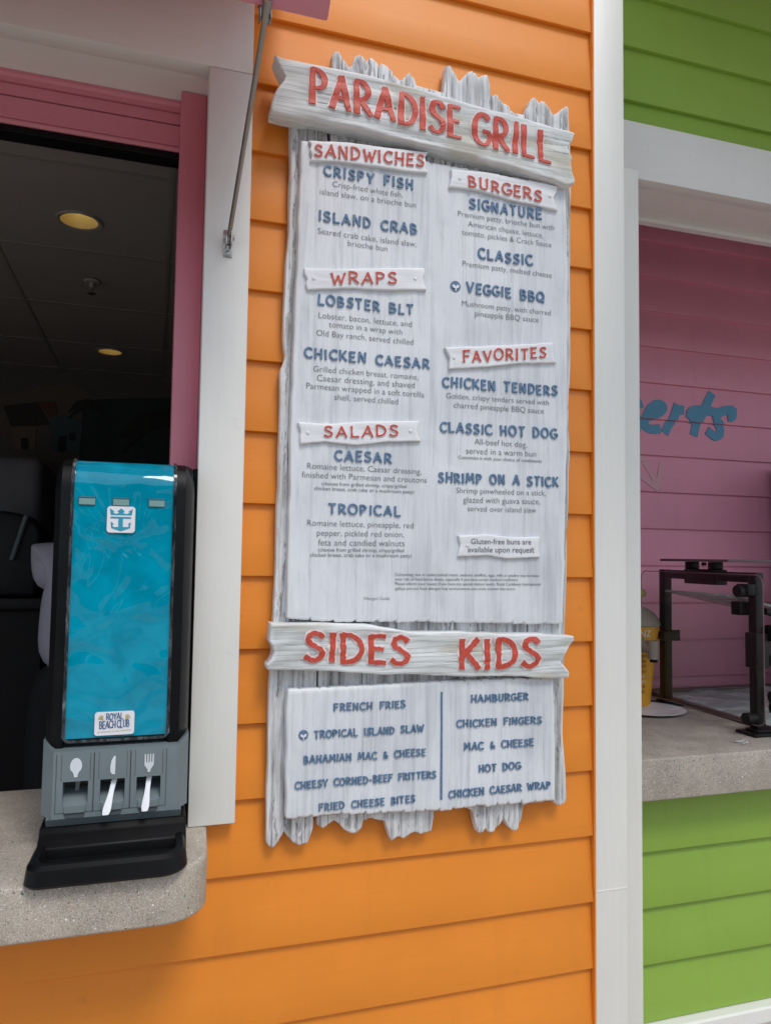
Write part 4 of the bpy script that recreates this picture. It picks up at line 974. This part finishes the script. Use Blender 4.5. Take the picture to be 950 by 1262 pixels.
# a kitchen worker behind the dispenser
wx, wy, wz = -.258, 1.62, .1
def skin(name, verts, edges, radii, m, parent=None, root=0, origin=None):
    me = bpy.data.meshes.new(name); me.from_pydata([Vector(v_) for v_ in verts], edges, [])
    o = bpy.data.objects.new(name, me); C.objects.link(o)
    md = o.modifiers.new('s', 'SKIN'); o.modifiers.new('u', 'SUBSURF').levels = 2
    for i, r_ in enumerate(radii):
        sv = me.skin_vertices[0].data[i]; sv.radius = (r_, r_) if not isinstance(r_, tuple) else r_
        sv.use_root = (i == root)
    dg = bpy.context.evaluated_depsgraph_get(); me2 = bpy.data.meshes.new_from_object(o.evaluated_get(dg))
    bpy.data.objects.remove(o); bpy.data.meshes.remove(me)
    bm = B(); bm.from_mesh(me2); bpy.data.meshes.remove(me2)
    return bm
m_skin = plastic('skin', (.22, .12, .08), .5, 0); m_shirt = paint('pale grey shirt', (.50, .48, .56), .8, .1, (8, 8, 8), .3)
m_trous = paint('black trousers', (.012, .012, .014), .8, .1, (8, 8, 8), .2); m_hair = plastic('dark hair', (.012, .01, .009), .6, .3, 300)
ppl = thing('person', 'person in pale grey T-shirt and black trousers half hidden behind the dispenser', 'person', (wx, wy, wz))
P_ = lambda x, y, z: (wx+x, wy+y, wz+z)
V = [P_(0, 0, .93), P_(0, 0, 1.1), P_(0, -.01, 1.28), P_(0, 0, 1.45), P_(0, -.01, 1.56), P_(0, -.03, 1.66), P_(0, -.04, 1.76),
     P_(-.14, 0, 1.45), P_(.02, -.20, 1.26), P_(.06, -.36, 1.32), P_(.08, -.44, 1.33), P_(.17, 0, 1.46), P_(.215, 0, 1.22), P_(.10, -.22, 1.10), P_(.03, -.30, 1.10),
     P_(-.095, 0, .88), P_(-.11, -.01, .50), P_(-.115, .02, .09), P_(-.12, -.12, .035), P_(.095, 0, .88), P_(.11, -.01, .50), P_(.115, .02, .09), P_(.12, -.12, .035)]
Ed = [(0, 1), (1, 2), (2, 3), (3, 4), (4, 5), (5, 6), (3, 7), (7, 8), (8, 9), (9, 10), (3, 11), (11, 12), (12, 13), (13, 14), (0, 15), (15, 16), (16, 17), (17, 18), (0, 19), (19, 20), (20, 21), (21, 22)]
Rd = [.13, .125, .14, .125, .06, .085, .075, .065, .048, .036, .042, .065, .048, .036, .042, .09, .062, .045, .04, .09, .062, .045, .04]
obj('body', skin('body', V, Ed, Rd, None), m_skin, ppl, 60)
V = [P_(0, -.02, .99), P_(0, -.02, 1.2), P_(0, -.01, 1.32), P_(0, 0, 1.46), P_(0, -.005, 1.53), P_(-.155, 0, 1.475), P_(-.125, -.03, 1.33), P_(.18, 0, 1.47), P_(.222, 0, 1.33)]
obj('shirt', skin('shirt', V, [(0, 1), (1, 2), (2, 3), (3, 4), (3, 5), (5, 6), (3, 7), (7, 8)], [(.19, .165), (.185, .16), (.18, .155), .14, .08, .082, .088, .09, .092], None), m_shirt, ppl, 60)
V = [P_(0, -.01, .93), P_(-.1, 0, .86), P_(-.115, -.01, .5), P_(-.118, .02, .1), P_(.1, 0, .88), P_(.115, -.01, .5), P_(.118, .02, .1), P_(0, -.01, 1.09)]
obj('trousers', skin('trousers', V, [(0, 1), (1, 2), (2, 3), (0, 4), (4, 5), (5, 6), (0, 7)], [(.195, .16), .125, .09, .072, .125, .09, .072, (.18, .15)], None), m_trous, ppl, 60)
V = [P_(0, .01, 1.72), P_(0, .0, 1.79)]
obj('hair', skin('hair', V, [(0, 1)], [.098, .078], None), m_hair, ppl, 60)

# ------------------------------------------------------------------ green wall and the dessert window
GW = .20
gw = thing('green_wall', 'bright green lap siding wall right of the white corner post', 'wall', (2, GW, 0))
gl = [(.295+.1563*k, .295+.1563*(k+1)) for k in range(4)]; gu = [(2.896, 2.981), (2.981, 3.150), (3.150, 3.320), (3.320, 3.49), (3.49, 3.62)]
bm = B(); lap_wall(bm, lambda *a: 1.15, 5.0, [(.255, .295)]+gl[:-1]+[(gl[-1][0], .955)], GW, .017); lap_wall(bm, lambda *a: 1.15, 5.0, gu, GW, .016)
obj('siding', bm, M_green, gw, 30)
bm = B(); prism(bm, [(GW-.012, .02), (GW-.012, .247), (GW-.030, .250), (GW-.030, .286), (GW-.024, .2905), (GW+.01, .2935), (GW+.01, .02)], 1.15, 5.0, .0, 1, 'x'); obj('skirting_board', bm, M_whiteh, gw, 30)
dw = thing('dessert_window', 'white framed opening in the green wall showing a pink room', 'window', (2.4, GW, 1.055))
bm = B(); box(bm, 1.2, 5.0, .172, .22, 2.724, 2.8965, .002); obj('header_casing', bm, M_whiteh, dw, 30)
bm = B(); box(bm, 1.152, at(787.5, 400, .094).x, .094, .22, .2, 2.70, .002); obj('side_casing', bm, M_white, dw, 30)
bm = B(); box(bm, 1.2, 5.0, .22, .405, 2.7245, 3.35); box(bm, 1.2, 5.0, .375, .405, 2.710, 2.7243, .002); obj('head_lining', bm, M_whiteh, dw)
bm = B(); box(bm, 1.2, 1.325, .22, .40, 1.055, 2.72); obj('side_lining', bm, M_white, dw)
pr = thing('pink_room', 'shaded pink lap siding room behind the dessert counter', 'room', (2.6, 1.05, .1))
pl = [(1.414+.1587*k, 1.414+.1587*(k+1)) for k in range(-3, 13)]
bm = B(); lap_wall(bm, lambda *a: 1.1, 4.2, pl, 1.05, .013, .0006); obj('siding', bm, M_pinkwall, pr, 30)
bm = B(); box(bm, 1.1, 4.2, .41, 1.2, 3.30, 3.36); obj('ceiling', bm, m_kceil, pr)
bm = B(); box(bm, 1.05, 1.1, .3, 1.2, .1, 3.3); box(bm, 4.2, 4.25, .3, 1.2, .1, 3.3); obj('wall', bm, M_pinkwall, pr)
# painted script on the pink wall
YW = 1.05
def ywall(x, z):
    for a, c_ in pl:
        if a <= z < c_: return YW+.013*(z-a)/(c_-a)
    return YW
def lay_on_laps(bm):
    out = B()
    for a, c_ in pl:
        t = bm.copy()
        bmesh.ops.bisect_plane(t, geom=t.verts[:]+t.edges[:]+t.faces[:], plane_co=(0, 0, a+.001), plane_no=(0, 0, -1), clear_outer=True)
        bmesh.ops.bisect_plane(t, geom=t.verts[:]+t.edges[:]+t.faces[:], plane_co=(0, 0, c_), plane_no=(0, 0, 1), clear_outer=True)
        for v_ in t.verts: v_.co.y += .013*max(0, (v_.co.z-a))/(c_-a)
        merge(out, t)
    bm.free(); return out
SP = lambda X, Y_: P2(780+X/6.786, 470+Y_/6.786, YW)
def smooth(P, k=2):
    for _ in range(k):
        Q = [P[0]]
        for a, b_ in zip(P, P[1:]): Q += [(a[0]*.75+b_[0]*.25, a[1]*.75+b_[1]*.25), (a[0]*.25+b_[0]*.75, a[1]*.25+b_[1]*.75)]
        P = Q+[P[-1]]
    return P
bm = B(); k = 0
for st in ([(-40, 420), (30, 420), (60, 350), (20, 290), (20, 200), (70, 185)], [(120, 300), (235, 255), (265, 205), (205, 180), (130, 240), (95, 330), (130, 400), (225, 395)],
           [(375, 205), (330, 320), (275, 420)], [(330, 330), (370, 230), (415, 240)], [(665, 105), (600, 230), (540, 340), (515, 440)], [(470, 300), (485, 240), (590, 235), (700, 260)], [(480, 260), (500, 330), (560, 310)],
           [(835, 240), (770, 240), (700, 270), (690, 320), (740, 380), (735, 440), (690, 465), (635, 415)], [(835, 230), (830, 300), (800, 300)]):
    k += 1; ribbon(bm, [SP(*p) for p in smooth(st)], .0205, YW, None, .0015+.0004*k, .0003, .04, k, step=.010)
obj('painted_script', lay_on_laps(bm), M_script, pr)
bm = B(); k = 0
for st in ([(-30, 480), (60, 600), (150, 740), (210, 890)], [(250, 690), (225, 800), (210, 890)], [(40, 760), (120, 830), (205, 895)]):
    k += 1; ribbon(bm, [SP(*p) for p in smooth(st)], .0135, YW, None, .0015+.0004*k, .0003, .1, k, step=.010)
obj('painted_arrow', lay_on_laps(bm), M_faint, pr)

RT = 1.055
bm = B(); prism(bm, [(1.2, .17), (1.25, .17), (1.25, .102), (5.0, .102), (5.0, 1.0495), (1.2, 1.0495)], .941, RT, .006, 3, 'z')
o = obj('concrete_counter', bm, M_conc2, None, 40, (2.5, .5, .94)); tag(o, 'buff concrete counter under the dessert window holding a black sneeze guard', 'counter')
# plain block for the dark area at far right of the pink room
o = B(); box(o, 2.66, 3.5, .62, 1.03, RT+.0005, 2.03, .03, 4); o = obj('dark_block', o, plastic('dark block plastic', (.02, .014, .016), .45, 0), None, 40, (3.0, .8, RT)); tag(o, 'dark block at the right edge of the pink room', 'cabinet')

# ------------------------------------------------------------------ sneeze guard
sg = thing('sneeze_guard', 'black framed glass sneeze guard standing on the dessert counter', 'sneeze guard', (1.85, .5, RT))
m_glass, n, b = mat('clear glass'); n.nodes.remove(b)
tr = N(n, 'ShaderNodeBsdfTransparent'); tr.inputs[0].default_value = (.93, .96, .95, 1); gs = N(n, 'ShaderNodeBsdfGlossy'); gs.inputs['Roughness'].default_value = .02
lw = N(n, 'ShaderNodeLayerWeight'); lw.inputs['Blend'].default_value = .2; fz = N(n, 'ShaderNodeMath', operation='MULTIPLY_ADD'); fz.inputs[1].default_value = .08; fz.inputs[2].default_value = .012
L(n, lw.outputs['Facing'], fz.inputs[0]); ms = N(n, 'ShaderNodeMixShader'); 
L(n, fz.outputs[0], ms.inputs[0]); L(n, tr.outputs[0], ms.inputs[1]); L(n, gs.outputs[0], ms.inputs[2]); L(n, ms.outputs[0], n.nodes['Material Output'].inputs[0])
m_gedge = plastic('glass edge', (.10, .07, .075), .2, 0); m_gedge2 = plastic('pale glass edge', (.22, .25, .24), .2, 0)
PA, PB = Vector((1.858, .737, RT)), Vector((1.829, .263, RT)); ZT = 1.545
for p in (PA, PB):
    bm = B(); box(bm, p.x-.0165, p.x+.0165, p.y-.0165, p.y+.0165, RT+.008, ZT+.0165, .003); po = obj('post', bm, M_metal_dark, sg, 35)
    bm = B(); box(bm, p.x-.05, p.x+.05, p.y-.042, p.y+.042, RT+.0005, RT+.010, .003); box(bm, p.x-.026, p.x+.026, p.y-.026, p.y+.026, RT+.010, RT+.018, .003); obj('foot_plate', bm, M_metal_dark, po, 35)
bm = B(); t = bmesh.new(); d = (PA-PB); ln = d.length; box(t, -.016, .016, .017, ln-.017, ZT-.016, ZT+.016, .003)
ro = Matrix.Rotation(math.atan2(-d.x, d.y), 3, 'Z')
for v_ in t.verts: v_.co = ro @ v_.co + Vector((PB.x, PB.y, 0))
merge(bm, t); obj('top_rail', bm, M_metal_dark, sg, 35)
def lerp(s): return PB+(PA-PB)*s
# clamps, knobs, sleeve
bm = B(); p = PA; box(bm, p.x-.036, p.x+.042, p.y-.03, p.y-.0192, 1.295, 1.335, .002); tube(bm, (p.x-.028, p.y-.03, 1.315), (p.x-.028, p.y-.048, 1.315), .016, 16); box(bm, p.x-.04, p.x-.0195, p.y-.018, p.y+.015, 1.30, 1.33, .002); obj('clamp', bm, M_metal_dark, sg, 35)
p = PB
bm = B(); box(bm, p.x-.024, p.x+.024, p.y-.024, p.y+.024, 1.262, 1.372, .003); box(bm, p.x+.0245, p.x+.042, p.y-.012, p.y+.012, 1.262, 1.372, .002); obj('sleeve', bm, M_metal_dark, sg, 35)
bm = B(); tube(bm, (p.x-.07, p.y+.005, 1.503), (p.x-.022, p.y+.005, 1.503), .019, 18); box(bm, p.x-.05, p.x-.0195, p.y-.02, p.y+.03, 1.49, 1.5255, .003); obj('knob', bm, M_metal_dark, sg, 35)
bm = B(); tube(bm, (p.x-.058, p.y-.01, 1.108), (p.x-.022, p.y-.01, 1.108), .018, 18); tube(bm, (p.x-.06, p.y-.01, 1.108), (p.x-.058, p.y-.01, 1.108), .012, 18); obj('knob', bm, M_metal_dark, sg, 35)
bm = B(); tube(bm, (p.x+.026, p.y-.02, 1.372), (p.x+.07, p.y-.02, 1.372), .026, 18); tube(bm, (p.x+.044, p.y-.04, 1.378), (p.x+.044, p.y-.025, 1.378), .02, 18); obj('knob', bm, M_metal_dark, sg, 35)
# long collar under the rail with the clamps carrying the flat glass shelf
bm = B(); t = bmesh.new(); box(t, -.024, .024, .16, .33, ZT-.030, ZT+.0225, .004)
box(t, -.02, .02, .175, .205, ZT+.0225, ZT+.048, .003); box(t, -.02, .02, .30, .33, ZT+.0225, ZT+.048, .003); box(t, -.008, .008, .245, .255, ZT+.035, ZT+.046, .002)
for v_ in t.verts: v_.co = ro @ v_.co + Vector((PB.x, PB.y, 0))
merge(bm, t); obj('shelf_bracket', bm, M_metal_dark, sg, 35)
bm = B(); box(bm, 1.79, 2.75, .34, .68, ZT+.0485, ZT+.0575, .002); gsf = obj('glass_shelf', bm, m_gedge, sg)
bm = B(); t = bmesh.new(); box(t, -.05, .62, 0, .30, -.004, .004, .001)
rm = Matrix.Rotation(R(11), 3, 'Y')
for v_ in t.verts: v_.co = rm @ v_.co + Vector((1.80, .30, 1.478))
merge(bm, t); obj('tilted_glass', bm, m_gedge2, sg)
bm = B(); box(bm, p.x-.045, p.x-.005, p.y+.02, p.y+.06, 1.425, 1.468, .004); obj('clamp', bm, M_metal_dark, sg, 35)
bm = B(); tube(bm, (p.x+.024, p.y-.01, 1.44), (p.x+.26, p.y-.03, 1.385), .011, 12); obj('arm', bm, M_metal_dark, sg, 35)
bm = B(); tube(bm, (p.x+.043, p.y+.0, 1.285), (p.x+.085, p.y-.0, 1.285), .021, 18); obj('knob', bm, plastic('grey knob', (.05, .05, .05), .4, 0), sg, 35)
bm = B(); tube(bm, (p.x+.03, p.y-.03, 1.165), (p.x+.10, p.y-.045, 1.185), .026, 18); tube(bm, (p.x+.03, p.y-.03, 1.14), (p.x+.12, p.y-.04, 1.135), .02, 18); obj('clamp', bm, M_metal_dark, sg, 35)
# side glass sheet
bm = B(); prism(bm, rrect(.20, .80, 1.09, 1.555, .03), 1.793, 1.799, 0, 2, 'x'); gp = obj('glass_panel', bm, m_glass, sg)
bm = B(); q = rrect(.20, .80, 1.09, 1.555, .03); q.append(q[0])
for a, c_ in zip(q, q[1:]): tube(bm, (1.796, a[0], a[1]), (1.796, c_[0], c_[1]), .0016, 6)
obj('glass_edge', bm, plastic('glass edge tint', (.22, .12, .13), .2, 0), gp)
# cable drooping over the shelf
bm = B(); q = [(2.05+.05*i, .33, ZT+.062-.004*i*i*.5) for i in range(9)]
for a, c_ in zip(q, q[1:]): tube(bm, a, c_, .004, 8)
o = obj('black_cable', bm, M_metal_dark, None, 60, q[0]); tag(o, 'thin black cable drooping from the glass shelf', 'cable')

q = [(PB.x+.14, PB.y-.07, 1.16), (PB.x+.09, PB.y-.075, 1.17), (PB.x+.055, PB.y-.075, 1.15), (PB.x+.03, PB.y-.072, 1.11), (PB.x+.015, PB.y-.068, 1.075), (PB.x+.0, PB.y-.06, 1.0705)]
bm = B()
for a, c_ in zip(q, q[1:]): tube(bm, a, c_, .0042, 8)
o = obj('black_cable', bm, M_metal_dark, None, 60, q[0]); tag(o, 'black cable looping down at the foot of the right guard post', 'cable')
# cold well with ice behind the guard
cw = thing('cold_food_well', 'steel rimmed cold food well sunk in the dessert counter behind the guard', 'food well', (2.3, .6, RT))
m_rim = plastic('brown rim', (.09, .05, .045), .35, 0)
bm = B(); X0, X1, Y0, Y1 = 1.885, 3.1, .245, .955
rimh = RT+.014
def skew(pts): return [(x+(y-.26)*.055, y, z) for x, y, z in pts]
for bx in ((X0, X0+.028, Y0, Y1), (X0+.028, X1, Y1-.028, Y1), (X0+.028, X1, Y0, Y0+.028)):
    t = bmesh.new(); box(t, bx[0], bx[1], bx[2], bx[3], RT+.0005, rimh, .003)
    for v_ in t.verts: v_.co.x += (v_.co.y-.26)*.055
    merge(bm, t)
obj('rim', bm, m_rim, cw, 35)
m_well, n, b = mat('wet steel and ice'); v = coords(n, (1, 1, 1), False)
L(n, mix(n, ramp(n, noise(n, v, 5, 3, .5, 1.5), [(.40, 0), (.66, 1)]), (.38, .50, .47), (.74, .84, .80)), b.inputs['Base Color']); b.inputs['Roughness'].default_value = .15
bump(n, b, noise(n, v, 14, 3, .5, 1.2), .35, .03)
bm = B(); nx, ny = 60, 40
g = [[bm.verts.new((1.925+(y-.26)*.055+1.1*i/nx, y, RT+.003+.05*max(0, (i-5)/nx)*abs(mnoise.noise((i*.10, j*.12, 4.4)))+.006*max(0, mnoise.noise((i*.3, j*.35, 1.4))))) for i in range(nx+1)] for j in range(ny+1) for y in [.275+.65*j/ny]]
for a, c_ in zip(g, g[1:]):
    for i in range(nx): bm.faces.new((a[i], a[i+1], c_[i+1], c_[i]))
obj('ice_bed', bm, m_well, cw, 60)

# mustard dispenser, plate, paper scraps on the dessert counter
bc = atz(778, 868, RT); bc.x += .0
mu = thing('mustard_dispenser', 'yellow mustard dispenser with grey pump half hidden by the white post', 'condiment dispenser', (bc.x, bc.y, RT))
m_yel = plastic('mustard yellow', (.80, .36, .015), .4, .05); m_pump = plastic('grey pump', (.33, .29, .22), .4, .05)
bm = B(); lathe(bm, [(0, .0005), (.062, .0005), (.066, .004), (.082, .17), (.098, .285), (.100, .30), (.094, .306), (0, .306)], bc, 40); bd = obj('bottle', bm, m_yel, mu, 35)
bm = B(); lathe(bm, [(.1005, .296), (.104, .30), (.100, .318), (.082, .345), (.05, .365), (.022, .372), (0, .372)], bc, 40); obj('lid', bm, m_pump, mu, 40)
dv = (CAM-bc); dv.z = 0; dv.normalize(); sdv = Vector((-dv.y, dv.x, 0))
bm = B(); q = bc+dv*.095+sdv*.01+Vector((0, 0, .235)); e = q+sdv*.062+dv*.045
tube(bm, q-sdv*.04, q+sdv*.03+dv*.02, .026, 18); tube(bm, q+sdv*.02+dv*.02, e+Vector((0, 0, -.01)), .021, 18); tube(bm, e+Vector((0, 0, .02)), e+Vector((0, 0, -.045)), .021, 18, .018)
sp_ = obj('spout', bm, m_pump, mu, 40)
bm = B(); tube(bm, e+Vector((.004, 0, -.0452)), e+Vector((.004, 0, -.056)), .014, 14); obj('nozzle', bm, M_black, sp_, 40)
bm = B(); lathe(bm, [(0, .372), (.009, .372), (.009, .40), (.03, .404), (.036, .416), (.03, .43), (0, .434)], bc+sdv*.02, 24); obj('pump_knob', bm, plastic('knob olive', (.36, .27, .09), .4, 0), mu, 40)
# writing on the bottle
def wrap_text(txt, u0, u1, z, m, name, h=None):
    bm = body_text(txt, (u0, z), (u1, z), lambda x, zz: 0, 0)
    for v_ in bm.verts:
        r_ = .0015+(.066+(.082-.066)*(v_.co.z/.17) if v_.co.z < .17 else .082+(.098-.082)*(v_.co.z-.17)/.115)
        a_ = v_.co.x/r_; v_.co = bc+dv*(r_*math.cos(a_))+sdv*(r_*math.sin(a_))+Vector((0, 0, v_.co.z))
    obj(name, bm, m, bd)
m_wht = plastic('white print', (.8, .8, .78), .5, 0); m_brn = plastic('brown print', (.16, .06, .01), .5, 0)
wrap_text('HEINZ', -.02, .075, .262, m_wht, 'lettering')
for i, (t_, m) in enumerate((('YELLOW', m_brn), ('MUSTARD', m_brn), ('YELLOW', m_brn), ('MUSTARD', m_brn), ('YELLOW', m_wht), ('MUSTARD', m_wht), ('YELLOW', m_brn), ('MUSTARD', m_brn))):
    wrap_text(t_, -.005, .058-.001*i, .185-.0185*i, m, 'lettering')
pc = atz(799, 877, RT); bm = B()
lathe(bm, [(0, .003), (.075, .003), (.085, .0055), (.122, .013), (.126, .0125), (.124, .0105), (.088, .002), (.075, .0005), (0, .0005)], Vector((pc.x, pc.y, RT)), 48)
o = obj('paper_plate', bm, plastic('white plate', (.84, .83, .84), .4, 0), None, 40, (pc.x, pc.y, RT)); tag(o, 'white round plate lying on the concrete beside the mustard', 'plate')
for nm, pts, lab in (('paper_scrap', [(900, 914), (906, 916), (913, 915), (919, 913), (921, 916), (914, 918)], 'curled white paper scrap on the counter by the right guard post'),):
    bm = B(); q = [atz(x, y, RT) for x, y in pts]
    rows = []
    for i, p in enumerate(q):
        rows.append((bm.verts.new((p.x, p.y-.004, RT+.001+.004*math.sin(i*1.7)**2)), bm.verts.new((p.x+.002, p.y+.004, RT+.002+.007*math.sin(i*1.7+.5)**2))))
    for a, c_ in zip(rows, rows[1:]): bm.faces.new((a[0], c_[0], c_[1], a[1]))
    bmesh.ops.solidify(bm, geom=bm.faces[:], thickness=.0005)
    o = obj(nm, bm, plastic('scrap white', (.75, .74, .74), .6, 0), None, 60, (q[0].x, q[0].y, RT)); tag(o, lab, 'paper scrap')
